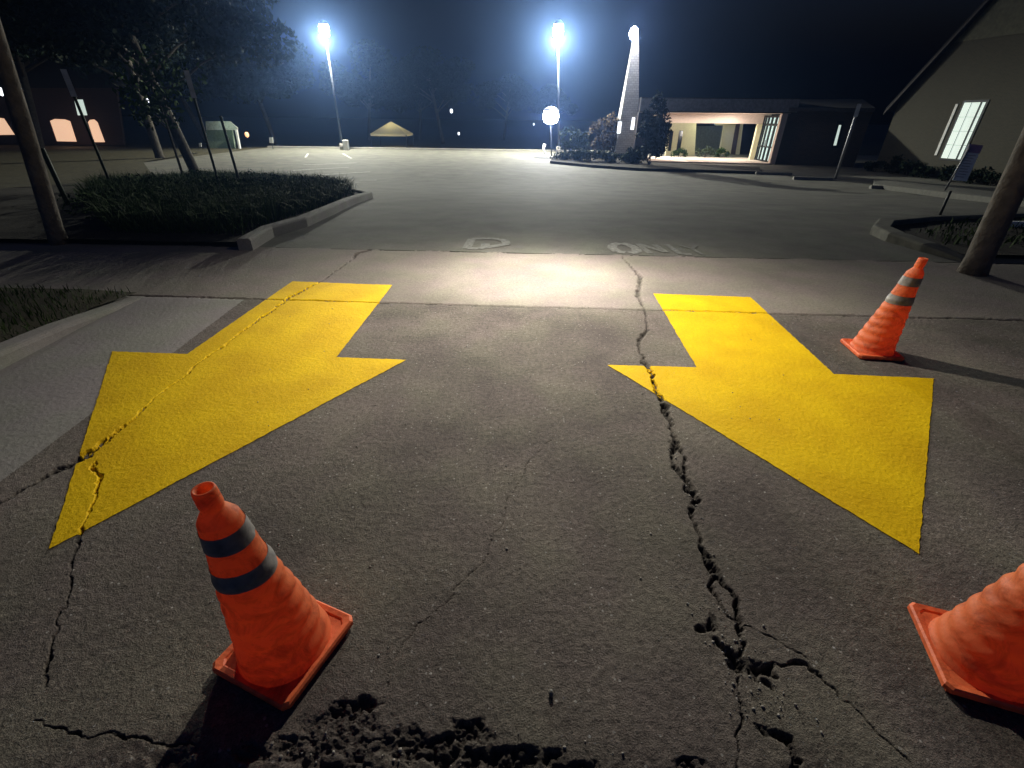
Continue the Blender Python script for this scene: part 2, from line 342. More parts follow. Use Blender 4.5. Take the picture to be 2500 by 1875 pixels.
# far and hidden ground
def sheet(name, xs, yfun, material, label, dz=0, kind='structure'):
    xs = np.array(xs, float); rowsY = yfun; Vv = []; n = len(xs); m = None
    P = [[(x, yy, float(zt(yy)) + dz) for x in xs] for yy in rowsY]
    Vv = np.array(P).reshape(-1, 3); m = len(rowsY); i = np.arange(m * n).reshape(m, n)
    q = np.stack([i[:-1, :-1], i[:-1, 1:], i[1:, 1:], i[1:, :-1]], -1).reshape(-1, 4)
    o = link(name, npmesh(name, Vv, q), material); tag(o, label, None, None, kind); return o
sheet('ground', np.linspace(-400, 400, 41), list(np.linspace(-60, 4, 6)) + list(np.linspace(5, 26, 30)) + [30, 40, 60, 100, 200, 400, 700], lawnM, 'dark ground running out to the horizon', -.06)
sheet('street', np.linspace(-30, 30, 13), np.linspace(-12, .365, 8), streetM, 'asphalt street behind the camera', -.008)
sheet('side_pavement', np.linspace(-40, 30, 40), np.linspace(.3, 6.0, 12), walkM, 'pavement beyond the apron', -.04)
# parking lot: first row on the joint
xs = np.linspace(-22, 40, 63); rr = [0, .2, .5] + list(np.linspace(1, 20, 40)) + [25, 30, 36, 39.5]
P = np.array([[(x, J1(x) + r, float(zt(J1(x) + r)) - .002) for x in xs] for r in rr]).reshape(-1, 3)
i = np.arange(len(P)).reshape(len(rr), len(xs)); q = np.stack([i[:-1, :-1], i[:-1, 1:], i[1:, 1:], i[1:, :-1]], -1).reshape(-1, 4)
tag(link('parking_lot', npmesh('parking_lot', P, q), lotM), 'grey parking lot sloping away from the sidewalk', None, None, 'structure')

# ---------------------------------------------------------------- yellow arrows
def paintmat():
    m, ns, ls, b = nodes('yellow_road_paint'); tc = ns.new('ShaderNodeTexCoord'); V_ = tc.outputs['Object']
    n1 = N(ns, 'ShaderNodeTexNoise', Scale=3.0, Detail=6.0); ls.new(V_, n1.inputs['Vector'])
    rp = ns.new('ShaderNodeValToRGB'); rp.color_ramp.elements[0].position = .35; rp.color_ramp.elements[0].color = (.72, .44, .003, 1); rp.color_ramp.elements[1].position = .65; rp.color_ramp.elements[1].color = (.84, .55, .004, 1)
    ls.new(n1.outputs['Fac'], rp.inputs[0])
    n2 = N(ns, 'ShaderNodeTexNoise', Scale=120.0, Detail=5.0, Roughness=.7); ls.new(V_, n2.inputs['Vector'])
    mr = ns.new('ShaderNodeMapRange'); 
    for k, v in zip(('From Min', 'From Max', 'To Min', 'To Max'), (.3, .7, .78, 1.12)): mr.inputs[k].default_value = v
    ls.new(n2.outputs['Fac'], mr.inputs['Value']); vm = ns.new('ShaderNodeVectorMath'); vm.operation = 'SCALE'; ls.new(rp.outputs[0], vm.inputs[0]); ls.new(mr.outputs[0], vm.inputs['Scale'])
    a = ns.new('ShaderNodeAttribute'); a.attribute_name = 'dirt'; dx = ns.new('ShaderNodeMix'); dx.data_type = 'RGBA'; dx.inputs[7].default_value = (.10, .06, .01, 1)
    ls.new(a.outputs['Fac'], dx.inputs[0]); ls.new(vm.outputs[0], dx.inputs[6]); ls.new(dx.outputs[2], b.inputs['Base Color'])
    b.inputs['Roughness'].default_value = .7; b.inputs['Specular IOR Level'].default_value = .12
    bp = N(ns, 'ShaderNodeBump', Strength=.75, Distance=.004); ls.new(n2.outputs['Fac'], bp.inputs['Height']); ls.new(bp.outputs[0], b.inputs['Normal'])
    return m
yellow = paintmat()
def quadgrid(c, n, m):
    """bilinear patch of four corners c0..c3 (counter-clockwise)"""
    s = np.linspace(0, 1, n)[:, None, None]; t = np.linspace(0, 1, m)[None, :, None]; c = [np.array(p[:2]) for p in c]
    P = c[0] * (1 - s) * (1 - t) + c[1] * s * (1 - t) + c[2] * s * t + c[3] * (1 - s) * t
    i = np.arange(n * m).reshape(n, m); q = np.stack([i[:-1, :-1], i[1:, :-1], i[1:, 1:], i[:-1, 1:]], -1).reshape(-1, 4); return P.reshape(-1, 2), q
def arrow(px, label):
    g = [gp(*p) for p in px]                      # TL TR innerR barbR tip barbL innerL
    A, B, C, D, T, E, G = g
    patches = [((A, B, C, G), 240, 260), ((G, C, T, T), 260, 420), ((E, G, T, T), 200, 420), ((C, D, T, T), 200, 420)]
    Vs = []; Qs = []; n = 0
    for c, a, b in patches:
        P, q = quadgrid(c, a, b); Vs.append(P); Qs.append(q + n); n += len(P)
    P = np.concatenate(Vs); q = np.concatenate(Qs)
    # ragged outline
    P = P + np.c_[(fbm(P[:, 0] * 30, P[:, 1] * 30, 2) - .5), (fbm(P[:, 0] * 30 + 50, P[:, 1] * 30, 2) - .5)] * .008
    z, dirt, dep = field(P[:, 0], P[:, 1]); chip = dep + (fbm(P[:, 0] * 25, P[:, 1] * 25, 3) - .5) * .022
    keep = (chip[q].mean(1) < .019)
    q = q[keep]; u, inv = np.unique(q, return_inverse=True); d2 = ss(dirt * 1.2 - .45) * .75
    me = npmesh('painted_arrow', np.c_[P, z + .0035][u], inv.reshape(q.shape), d2[u])
    o = link('painted_arrow', me, yellow); tag(o, label, 'road arrow', 'yellow arrows painted on the driveway'); return o
arrow([(632,608),(848,616),(727,772),(878,778),(107,1187),(243,760),(405,765)], 'big yellow arrow with a long crack running through it, beside the pale gutter')
arrow([(1411,635),(1621,642),(1801,809),(2017,818),(1984,1196),(1312,789),(1505,794)], 'big yellow arrow nearest the far striped cone, cracked only at its left barb')

# ---------------------------------------------------------------- faded lettering and stall lines
def stroke(mb, pts, wpx, lift=.004):
    g = [gp(*p) for p in pts]
    for a, b in zip(g[:-1], g[1:]):
        d = (b - a); d.z = 0; L = d.length
        if L < 1e-4: continue
        n = Vector((-d.y, d.x, 0)).normalized() * wpx / 2; k = max(1, int(L / .12)); vs = []; fs = []
        for i_ in range(k + 1):
            p = a + d * (i_ / k)
            for s_ in (-1, 1):
                v = p + n * s_; vs.append((v.x, v.y, z1(v.y) + lift))
        for i_ in range(k): fs.append((2 * i_, 2 * i_ + 2, 2 * i_ + 3, 2 * i_ + 1))
        mb.add(vs, fs)
SR = 2212 / 650 * K   # zoomed crop scale
def cz(x, y): return ((1130 + x * 650 / 2212) / K, (560 + y * 650 / 2212) / K)
lt = empty('pavement_lettering', gp(*cz(190, 120)), 'faded white letter R on the lot past the sidewalk, left of the other lettering', 'road lettering')
def letter(parent, name, strokes, w_=.10, lift=.003):
    mb = MB(parent.location)
    for i_, s_ in enumerate(strokes): stroke(mb, [cz(*p) for p in s_], w_, lift + i_ * .0005)
    o = mb.build(name, wornPaint if w_ > .09 else wornFaint, parent); return o
letter(lt, 'letter', [[(30, 160), (75, 80)], [(75, 80), (200, 76), (300, 80)], [(40, 158), (130, 160), (185, 148), (188, 120)], [(200, 150), (270, 140), (345, 126)], [(300, 84), (350, 96), (362, 120), (345, 130)]], .12)
lo = empty('pavement_lettering', gp(*cz(1500, 150)), 'faded white word ONLY painted on the lot just past the sidewalk', 'road lettering')
letter(lo, 'letter', [[(1300, 115), (1245, 130), (1240, 155), (1285, 185), (1350, 192)], [(1320, 116), (1385, 132), (1440, 160), (1445, 188), (1390, 198)]], .13)
letter(lo, 'letter', [[(1555, 200), (1455, 120)], [(1460, 122), (1680, 190)], [(1690, 192), (1590, 128)]], .08)
letter(lo, 'letter', [[(1690, 125), (1810, 205)], [(1815, 205), (1900, 208)]], .08)
letter(lo, 'letter', [[(1800, 130), (1900, 160)], [(1940, 132), (1905, 160)], [(1905, 162), (1990, 210)]], .05)
def lz(x, y): return ((640 + x * 360 / 2212) / K, (360 + y * 360 / 2212) / K)
for pts, lab in (([(460, 345), (1300, 298)], 'faded white stall line in the lot, second of the near-parallel stripes from the planting bed'),
                 ([(700, 425), (1620, 366)], 'bright white stall line in the lot, the long stripe nearest the planting bed'),
                 ([(620, 262), (1420, 232)], 'faded white stall line in the lot, farthest of the near-parallel stripes'),
                 ([(1470, 493), (1720, 490)], 'short white stall line alone to the right of the long stripes'),
                 ([(1210, 92), (1340, 165)], 'slanting white stall line in front of the pale lamp base'),
                 ([(690, 92), (650, 150)], 'short white stall line by the far edge of the lot, left of the lamp base')):
    mb = MB(gp(*lz(*pts[0]))); stroke(mb, [lz(*p) for p in pts], .14, .005); o = mb.build('stall_line', linePaint); o.location = gp(*lz(*pts[0])); tag(o, lab, 'painted line', 'stall lines in the parking lot')

# ---------------------------------------------------------------- curbs, beds
def ribbon(name, path, wid, hts, label, base=-.05, cat='curb', side_=1, material=curbM):
    """curb of width wid to the left (side_=1) of path, with rounded nose"""
    pts = [Vector((p[0], p[1], 0)) for p in path]; dense = []
    for a, b, ha, hb in zip(pts[:-1], pts[1:], hts[:-1], hts[1:]):
        n = max(2, int((b - a).length / .25))
        for i_ in range(n): dense.append((a.lerp(b, i_ / n), ha + (hb - ha) * i_ / n))
    dense.append((pts[-1], hts[-1])); vs = []; fs = []; prof = [(0, None), (0, -.03), (.012, -.008), (.035, 0), (wid - .02, 0), (wid, -.02), (wid, None)]
    for i_, (p, h) in enumerate(dense):
        d = (dense[min(i_ + 1, len(dense) - 1)][0] - dense[max(i_ - 1, 0)][0]).normalized(); n = Vector((-d.y, d.x, 0)) * side_
        for a, dz in prof:
            v = p + n * a; vs.append((v.x, v.y, z1(p.y) + (base if dz is None else h + dz)))
    k = len(prof)
    for i_ in range(len(dense) - 1):
        for j in range(k - 1): fs.append((i_ * k + j, (i_ + 1) * k + j, (i_ + 1) * k + j + 1, i_ * k + j + 1))
    fs.append(tuple(range(k))); fs.append(tuple(range((len(dense) - 1) * k, len(dense) * k))[::-1])
    o0 = pts[0]; mb = MB(o0); mb.add(vs, fs); o = mb.build(name, material); o.location = o0
    tag(o, label, cat, 'concrete curbs'); return o
c0, c1, c2, c3 = gp(0, 800), gp(152, 720), gp(212, 690), gp(318, 641)
ext = c0 + (c0 - c1) * 5
ribbon('curb', [ext, c0, c1, c2, c3], .17, [.11, .11, .075, .045, .004], 'pale curb tapering down to the sidewalk beside the left gutter', side_=1)
isl = [gp(547, 541), gp(593, 512), gp(665, 490), gp(720, 464), gp(770, 440)] + [Vector(p) for p in ((-3.72, 12.9, 0), (-4.2, 14.0, 0), (-5.2, 15.8, 0), (-7.2, 18.6, 0), (-10, 21.5, 0), (-14, 23.5, 0))]
ribbon('curb', isl, .17, [.15, .15, .15, .15, .15, .15, .13, .12, .12, .12, .12], 'pale lit curb edging the left planting bed', side_=1)
risl = [Vector(p) for p in ((5.62, 5.80, 0), (5.48, 6.3, 0), (5.45, 6.9, 0), (5.62, 7.5, 0), (6.2, 8.2, 0), (7.3, 8.75, 0), (9.1, 9.3, 0), (13, 10.3, 0))]
ribbon('curb', risl, .24, [.02, .10, .13, .14, .14, .14, .14, .14], 'rounded curb nose of the right planting bed behind the far cone', side_=-1, material=mat('dimmed_curb_concrete', (.13, .125, .1), .9, var=.35, scale=5))  # darker copy of the curb concrete, holds down the lamplight on this curb
def bed(name, poly, material, label, dz, cat=None, kind='structure'):
    bm = bmesh.new(); vs = [bm.verts.new((p[0], p[1], 0)) for p in poly]; bm.faces.new(vs)
    bmesh.ops.triangulate(bm, faces=bm.faces[:])
    for _ in range(4): bmesh.ops.subdivide_edges(bm, edges=[e for e in bm.edges if e.calc_length() > .8], cuts=1); bmesh.ops.triangulate(bm, faces=bm.faces[:])
    for v in bm.verts: v.co.z = z1(v.co.y) + dz + .03 * (random.random() - .5)
    bm.normal_update()
    for f_ in bm.faces:
        if f_.normal.z < 0: f_.normal_flip()
    me = bpy.data.meshes.new(name); bm.to_mesh(me); o = link(name, me, material, smooth=True); tag(o, label, cat, None, kind); return o
bedpoly = [(p.x - .08, p.y + .02) for p in isl] + [(-17, 23.5), (-15, 15), (-12, 9.5), (-12, 6.15), (-3.5, 6.1)]
bed('planting_bed', bedpoly, soilM, 'dark mulched bed behind the left curb', .07)
bed('planting_bed', [(5.75, 5.95), (5.62, 6.9), (5.85, 7.45), (6.4, 8.05), (7.4, 8.55), (9.2, 9.1), (13, 10.0), (24, 12.0), (24, 5.3), (12, 5.6)], soilM, 'dark mulched bed behind the far cone', .06)
bed('lawn', [(-70, 6.15), (-12, 6.15), (-12, 9.5), (-15, 15), (-17, 23.5), (-22, 30), (-24, 39), (-70, 39)], lawnM, 'brownish lawn left of the planting bed', .02)
n1 = [(-4.0, 3.98), (c3.x - .1, c3.y - .02)] ; verge = [(ext.x - .18, ext.y + .1), (c0.x - .17, c0.y + .1), (c1.x - .15, c1.y + .12), (c2.x - .15, c2.y + .12), (c3.x - .12, c3.y + .05), (-4.1, 4.22), (-12, 4.6), (-12, ext.y + .1)]
bed('grass_verge', verge, lawnM, 'grass verge behind the left curb', .035)

# leaves / blades as stuff
def leafcloud(blobs, n, size, seed):
    r = np.random.default_rng(seed); vol = np.array([b[3] * b[4] * b[5] for b in blobs]) ** .67; ch = r.choice(len(blobs), n, p=vol / vol.sum())
    b = np.array(blobs)[ch]; d = r.normal(size=(n, 3)); d /= np.linalg.norm(d, axis=1)[:, None]; rad = r.random(n)[:, None] ** .45
    cl = r.normal(size=(160, 3)); C = b[:, :3] + d * rad * b[:, 3:6]
    # clump
    g = np.floor(C / (size * 5)); hsh = np.abs(np.sin(g @ np.array([12.9, 78.2, 37.7])) * 43758.5) % 1; C = C[hsh > .33]; n = len(C)
    u = r.normal(size=(n, 3)); u /= np.linalg.norm(u, axis=1)[:, None]; v = np.cross(u, r.normal(size=(n, 3))); v /= np.linalg.norm(v, axis=1)[:, None]; s = size * (.5 + r.random(n))[:, None]
    Vv = np.stack([C - u * s, C + v * s * .5, C + u * s, C - v * s * .5], 1).reshape(-1, 3); return Vv, np.arange(4 * n).reshape(-1, 4)
def blades(name, pts, hmin, hmax, wid, material, label, cat, spread=.35, group=None):
    n = len(pts); a = rng.random(n) * 2 * np.pi; h = hmin + (hmax - hmin) * rng.random(n) ** 1.2; lean = (rng.random((n, 2)) - .5) * 2 * spread
    B = np.array(pts); w_ = wid * (.6 + .8 * rng.random(n)); dx = np.c_[np.cos(a), np.sin(a), np.zeros(n)] * w_[:, None] / 2
    mid = B + np.c_[lean * h[:, None] * .35, h * .6]; tip = B + np.c_[lean * h[:, None], h * (1 - .3 * np.abs(lean).sum(1))]
    Vv = np.stack([B - dx, B + dx, mid + dx * .8, mid - dx * .8, tip + dx * .15, tip - dx * .15], 1).reshape(-1, 3); i = np.arange(n)[:, None] * 6
    q = np.concatenate([i + [0, 1, 2, 3], i + [3, 2, 4, 5]]); me = npmesh(name, Vv, q, smooth=False)
    o = link(name, me, material); tag(o, label, cat, group, 'stuff'); return o
def inpoly(poly, n, dz):
    poly = np.array([(p[0], p[1]) for p in poly]); lo, hi = poly.min(0), poly.max(0); out = []
    while len(out) < n:
        p = lo + (hi - lo) * rng.random((n * 3, 2)); ins = np.zeros(len(p), bool); j = len(poly) - 1
        for i_ in range(len(poly)):
            a, b = poly[i_], poly[j]; c = ((a[1] > p[:, 1]) != (b[1] > p[:, 1])) & (p[:, 0] < (b[0] - a[0]) * (p[:, 1] - a[1]) / (b[1] - a[1] + 1e-12) + a[0]); ins ^= c; j = i_
        out += list(p[ins])
    out = np.array(out[:n]); return np.c_[out, zt(out[:, 1]) + dz]
vp_ = inpoly(verge, 26000, .03); blades('grass', vp_, .03, .09, .008, grassM, 'dark short grass on the verge behind the left curb', 'grass')
plantpoly = [(-3.75, 6.5), (-3.7, 9), (-4.1, 12.6), (-4.9, 14.6), (-6.6, 17.4), (-9.3, 20.0), (-12.5, 21.0), (-12.5, 15), (-9.2, 10.5), (-7.2, 8.2), (-5.6, 6.6)]
pp = inpoly(plantpoly, 52000, .06); keep = fbm(pp[:, 0] * 1.3, pp[:, 1] * 1.3, 3) > .42
blades('liriope_clumps', pp[keep], .16, .62, .012, leafG, 'dark grassy ground cover filling the left planting bed', 'ground cover', 1.1)
lc = inpoly([(-4.5, 6.9), (-4.4, 9), (-4.8, 12), (-5.8, 14.6), (-7.6, 17.4), (-9.6, 19.4), (-12, 20), (-12, 15), (-9.2, 10.5), (-7.2, 8.2), (-5.8, 7)], 60, .1); bl = [(p[0], p[1], p[2] + .02, .5 + .5 * random.random(), .5 + .5 * random.random(), .2 + .32 * random.random()) for p in lc]
Vl, ql = leafcloud(bl, 60000, .035, 77); Vl[:, 2] = np.maximum(Vl[:, 2], zt(Vl[:, 1]) + .07)
tag(link('low_shrub_cover', npmesh('low_shrub_cover', Vl, ql, smooth=False), leafG), 'dark soft leafy shrub mass mixed among the grassy ground cover of the left bed', 'ground cover', None, 'stuff')
rp_ = inpoly([(5.9, 6.3), (6.0, 7.2), (7.6, 8.3), (13, 9.6), (22, 11), (22, 6.2), (12, 6.2)], 5000, .05)
blades('low_ground_cover', rp_, .05, .16, .02, grassM, 'low dark ground cover in the right planting bed', 'ground cover', .7)

# ---------------------------------------------------------------- foliage
def tree(base, hgt, crad, label, leaf=leafD, n=9000, size=.22, trunk_r=.22, crown_z=.45, lean=(0, 0), bark=barkM, group='trees around the lot', seed=1, name='oak_tree', crown=True):
    base = Vector((base[0], base[1], z1(base[1]) if len(base) < 3 else base[2])); t = empty(name, base, label, 'tree', group); r = random.Random(seed)
    mb = MB(); top = Vector((lean[0], lean[1], hgt * .8)); z0 = hgt * crown_z
    mb.tube([(0, 0, -.05), (lean[0] * .02, lean[1] * .02, .15), top * .25, top * .5, top * .75, top], [trunk_r * 1.2, trunk_r * 1.05, trunk_r, trunk_r * .8, trunk_r * .5, trunk_r * .15], 10)
    blobs = []
    for k in range(9):
        a = k * 2.4 + r.random(); q = .35 + .65 * r.random(); e = Vector((math.cos(a) * crad * q, math.sin(a) * crad * q, 0)) + top * 0
        z = z0 + (hgt - z0) * (.2 + .65 * r.random()) * (1 - .25 * q); s0 = top * min(.9, max(.35, (z - crad * .5 * q) / (hgt * .8)))
        e = Vector((top.x * .8 + e.x, top.y * .8 + e.y, z)); mb.tube([s0, s0.lerp(e, .5) + Vector((0, 0, .15 * crad * .3)), e], [trunk_r * .4, trunk_r * .22, trunk_r * .06], 6)
        blobs.append((e.x, e.y, e.z, crad * (.3 + .25 * r.random()), crad * (.3 + .25 * r.random()), (hgt - z0) * (.16 + .12 * r.random())))
    blobs.append((top.x, top.y, hgt * .82, crad * .5, crad * .5, (hgt - z0) * .25))
    mb.build('trunk', bark, t, smooth=True)
    if crown:
        Vv, q = leafcloud(blobs, n, size, seed); link('crown', npmesh('crown', Vv, q, smooth=False), leaf, t)
    return t
def copytree(o, loc, label, s=1, rz=0):
    c = o.copy(); sc.collection.objects.link(c); c.location = (loc[0], loc[1], z1(loc[1])); c.scale = (s, s, s); c.rotation_euler.z = rz; c['label'] = label
    for ch in o.children: d = ch.copy(); sc.collection.objects.link(d); d.parent = c
    return c
def bush(c, rx, ry, rz, label, leaf=leafG, n=1500, size=.07, seed=3, group='shrubs by the buildings', name='shrub'):
    base = Vector(c); t = empty(name, base, label, 'shrub', group); r = random.Random(seed)
    blobs = [(rx * (r.random() - .5) * 1.2, ry * (r.random() - .5) * 1.2, rz * (.3 + .5 * r.random()), rx * .5, ry * .5, rz * .35) for _ in range(6)]
    Vv, q = leafcloud(blobs, n, size, seed); link('foliage', npmesh('foliage', Vv, q, smooth=False), leaf, t)
    mb = MB()
    for k in range(4):
        b = blobs[k]; mb.tube([(b[0] * .15, b[1] * .15, 0), (b[0] * .6, b[1] * .6, b[2] * .6), (b[0], b[1], b[2])], [.025, .018, .008], 6)
    mb.build('stem', barkM, t); return t
# near left leaning tree
B = gp(130, 527); tp = at(14, 168, B.y)
tree((B.x, B.y, B.z + .05), 6.6, 2.9, 'slender pale trunk at the left edge of the planting bed, before the posts', n=30000, size=.055, trunk_r=.09, crown_z=.5, lean=((tp.x - B.x) / (tp.z - B.z) * 5.3, .1), bark=paleBark, seed=5, group=None)
tC = tree((-14.2, 22.4), 9.5, 4.4, 'large dark oak rising behind the planting bed', n=34000, size=.12, trunk_r=.2, crown_z=.42, seed=8, lean=(-1.4, 0))
tS = tree((-23.6, 51), 11, 5.6, 'tall oak with a thin lit trunk left of the left street lamp', n=30000, size=.17, trunk_r=.2, crown_z=.3, seed=12, lean=(-2, 1))
copytree(tC, (-31, 25), 'dark oak over the lawn at the far left', 1.3, 2.0)
copytree(tC, (-37, 40), 'dark oak in front of the lit arches', 1.25, 4.1)
copytree(tC, (-23, 33), 'dark spreading oak between the large oak and the porch', 1.25, 5.3)
copytree(tS, (-31, 52), 'tall dark oak behind the small pale porch', 1.05, 1.0)
copytree(tS, (-18, 64), 'dark oak behind the left street lamp', .9, 3.0)
copytree(tC, (-8.0, 58), 'rounded dark tree right of the lit tent roof', .95, .5)
copytree(tC, (-1.5, 70), 'distant dark tree below the lit upstairs window', .8, 2.5)
copytree(tS, (-12, 66), 'distant dark tree behind the lit tent roof', .85, 5.0)
copytree(tC, (5, 72), 'distant dark tree left of the tall centre lamp', .7, 1.2)
# right hand big trunk
B = gp(2100, 590); tp = at(2236, 307, B.y); ln = (tp.x - B.x) / (tp.z - B.z)
tree((B.x, B.y, B.z + .03), 8.5, 3.2, 'thick brown leaning trunk at the right edge behind the cones', n=9000, size=.12, trunk_r=.12, crown_z=.55, lean=(ln * 6.8, .1), bark=paleBark, seed=21, group=None)
# staked sapling
B = (-11.6, 17.5); tree(B, 4.2, 1.2, 'young staked tree in the planting bed with thin leafy branches', leaf=leafG, n=1400, size=.09, trunk_r=.04, crown_z=.4, seed=31, group=None)

# ---------------------------------------------------------------- posts and sign
def post(top, Yd, r0, label, material, plate=False, name='sign_post', bottom=None):
    T = at(*top, Yd); b = Vector((T.x, T.y, z1(Yd) + .05)); 
    if bottom: q = at(*bottom, Yd); s_ = (q.x - T.x) / (q.z - T.z); b.x = T.x + s_ * (b.z - T.z)
    t = empty(name, b, label, 'post', 'thin posts around the lot'); mb = MB(b); mb.tube([b, b.lerp(T, .5), T], r0, 8); mb.build('post', material, t, smooth=True)
    if plate:
        d = (T - b).normalized(); e = Vector((T.x, T.y, 0)).normalized(); pn_ = Vector((-e.y, e.x, 0)); c_ = T - d * .26 + pn_ * (r0 + .022) - pn_ * .024 * 0; mb = MB(b)
        mb.prism([c_ + d * .25 - e * .14, c_ + d * .25 + e * .14, c_ - d * .25 + e * .14, c_ - d * .25 - e * .14], pn_ * -(2 * r0 + .044)); mb.build('sign_plate', plateM, t)
    return t
post((136, 149), 12, .03, 'thin dark post with a pale tip, nearest the left edge, behind the pale trunk', stakeM, True, bottom=(236, 391))
post((402, 152), 12, .028, 'thin dark post with a pale sign plate seen edge-on, in front of the large oak', stakeM, True, bottom=(467, 376))
post((476, 250), 14, .035, 'short thin dark stake just right of the post with the pale plate', stakeM, bottom=(513, 379), name='tree_stake')
post((90, 320), 9.5, .04, 'dark stake leaning beside the pale trunk', stakeM, bottom=(148, 444), name='tree_stake')
post((1857, 224), 24.5, .06, 'pale pole with an edge-on sign plate before the brown brick wing', metalG, True, bottom=(1803, 390))
S0 = gp(2023, 481); t = empty('notice_sign', S0, 'small whitish notice panel on a metal post with a dark lower stake', 'sign')
Yd = S0.y; P1 = at(2054, 412, Yd); P2 = at(2102, 312, Yd)
mb = MB(S0); mb.tube([S0, P1], .022, 8); mb.build('lower_stake', metalD, t, smooth=True)
q1, q2 = at(2038, 411, Yd), at(2092, 318, Yd)
mb = MB(S0); mb.tube([q1 + Vector((0, -.03, 0)), q2 + Vector((0, -.03, 0))], .014, 8); mb.build('support_post', metalG, t, smooth=True)
pc = [at(2058, 389, Yd), at(2088, 392, Yd), at(2124, 314, Yd), at(2094, 311, Yd)]
panelM = mat('notice_panel_face', (.74, .8, .86), .5, var=.1); headM = mat('notice_header', (.34, .24, .42), .5, var=.1); textM = mat('notice_print', (.3, .33, .4), .6)
mb = MB(S0); mb.prism(pc, (0, .012, 0)); pn = mb.build('panel', panelM, t)
def pl(u, v, dy=-.004): return pc[0].lerp(pc[1], u).lerp(pc[3].lerp(pc[2], u), v) + Vector((0, dy, 0))
mb = MB(S0); mb.add([pl(0, .78), pl(1, .78), pl(1, 1), pl(0, 1)], [(0, 1, 2, 3)]); mb.build('header_band', headM, pn)
mb = MB(S0)
for k in range(9):
    v = .70 - k * .075; u1 = .82 - .25 * ((k * 37) % 3) / 3
    mb.add([pl(.14, v), pl(u1, v), pl(u1, v + .018), pl(.14, v + .018)], [(0, 1, 2, 3)])
mb.build('print_lines', textM, pn)

# ---------------------------------------------------------------- street lamps
def street_lamp(base, top, r0, hw, hh, label, power, lit=lampLit, group='tall street lamps', col=(.88, .97, 1), name='street_lamp', footing=True):
    b = Vector(base); T = at(*top, b.y); t = empty(name, b, label, 'lamp', group)
    mb = MB(b); mb.tube([b, b.lerp(T, .5), T - Vector((0, 0, hh * .5))], [r0, r0 * .8, r0 * .6], 12); mb.build('pole', poleM, t, smooth=True)
    mb = MB(b); mb.lathe([(hw * .15, -hh * .55), (hw * .5, -hh * .42), (hw * .62, -hh * .1), (hw * .55, hh * .25), (hw * .3, hh * .4), (.01, hh * .42)], T, 20); mb.build('lamp_lens', lit, t, smooth=True)
    mb = MB(b); mb.lathe([(hw * .62, hh * .25), (hw * .55, hh * .36), (hw * .25, hh * .5), (.02, hh * .52)], T + Vector((0, 0, .01)), 20); mb.build('lamp_cap', metalG, t, smooth=True)
    if footing: mb = MB(b); mb.tube([b - Vector((0, 0, .05)), b + Vector((0, 0, .5))], r0 * 2.4, 14); mb.build('footing', curbM, t, smooth=True)
    return t, T
B1 = gp(751, 324); T1 = at(700, 62, B1.y)
t, T = street_lamp((T1.x, B1.y, -1), (700, 62), .09, .6, 1.0, 'tall lit street lamp on the left with a pale footing box', 0)
mb = MB((T1.x, B1.y, -1)); mb.box((B1.x, B1.y - .25, -.62), (.42, .42, .76)); o = mb.build('footing_box', whiteM, t, bev=.05)
light('street_lamp_light', 'SPOT', T1 - Vector((0, .3, .6)), 15000, (1, 1, .84), .1, target=T1 - Vector((0, 4.5, 8)), spot=146, blend=.35)
B2 = gp(1207, 331); t, T2 = street_lamp((B2.x, B2.y, -1), (1206, 64), .09, .62, 1.15, 'tallest lit street lamp in the middle of the lot edge', 0)
light('street_lamp_light', 'SPOT', T2 - Vector((0, .3, .66)), 20000, (1, 1, .86), .1, target=T2 - Vector((0, 4.5, 8)), spot=146, blend=.35)
B3 = gp(1191, 337); t, T3 = street_lamp((B3.x, B3.y, -1), (1190, 249), .045, .95, 1.05, 'low round globe lamp glowing below the tall centre lamp', 0, lit=floodLit, group=None, name='globe_lamp', footing=False)
light('globe_lamp_light', 'POINT', T3 - Vector((0, .7, .2)), 1300, (.85, .88, 1), .2)

# ---------------------------------------------------------------- entrance canopy and church buildings
CL, CRt = Vector((8.6, 34.75, -1)), Vector((17.04, 33.7, -1)); dv = (CRt - CL).normalized(); nv = Vector((-dv.y, dv.x, 0))  # nv points away
rz = math.atan2(dv.y, dv.x); W = (CRt - CL).length
en = empty('entrance_canopy', CL, 'flat entrance canopy with a glowing peach underside beside the stone spire', 'canopy')
def bx(p, along, depth, z0, z1_, la, ld):
    c = p + dv * (along + la / 2) + nv * (depth + ld / 2); return (c.x, c.y, (z0 + z1_) / 2), (la, ld, z1_ - z0)
def block(parent, name, material, *a, off=None, bev=0):
    mb = MB(off if off is not None else parent.location); c_, s_ = bx(*a); mb.box(c_, s_, rz); return mb.build(name, material, parent, bev=bev)
block(en, 'roof_slab', fasciaM, CL, -.5, -.1, 1.92, 2.72, W + 1.1, 3.6)
block(en, 'fascia_trim', mat('grey_fascia_paint', (.26, .25, .25), .7), CL, -.52, -.13, 1.96, 2.66, W + 1.14, .026)
block(en, 'soffit', peachM, CL, -.35, .05, 1.895, 1.918, W + .7, 3.3)
block(en, 'rear_beam', peachM, CL, -.3, 2.95, 1.30, 1.892, W + .5, .25)
block(en, 'brick_pier', brickD, CL, -.55, -.05, -1, 1.89, .95, .9)
block(en, 'plaster_pillar', peachM, CL, W - .16, -.02, -1, 1.89, .34, .4)
block(en, 'plaster_pillar', creamM, CL, W - .55, 2.9, -1, 1.295, .3, .3)
fl = bx(CL, -.3, -.25, -.99, -.93, W + .2, 5.2); mb = MB(); mb.box(fl[0], fl[1], rz); tag(mb.build('entrance_paving', peachM), 'lit paving strip under the canopy', None, None, 'structure')
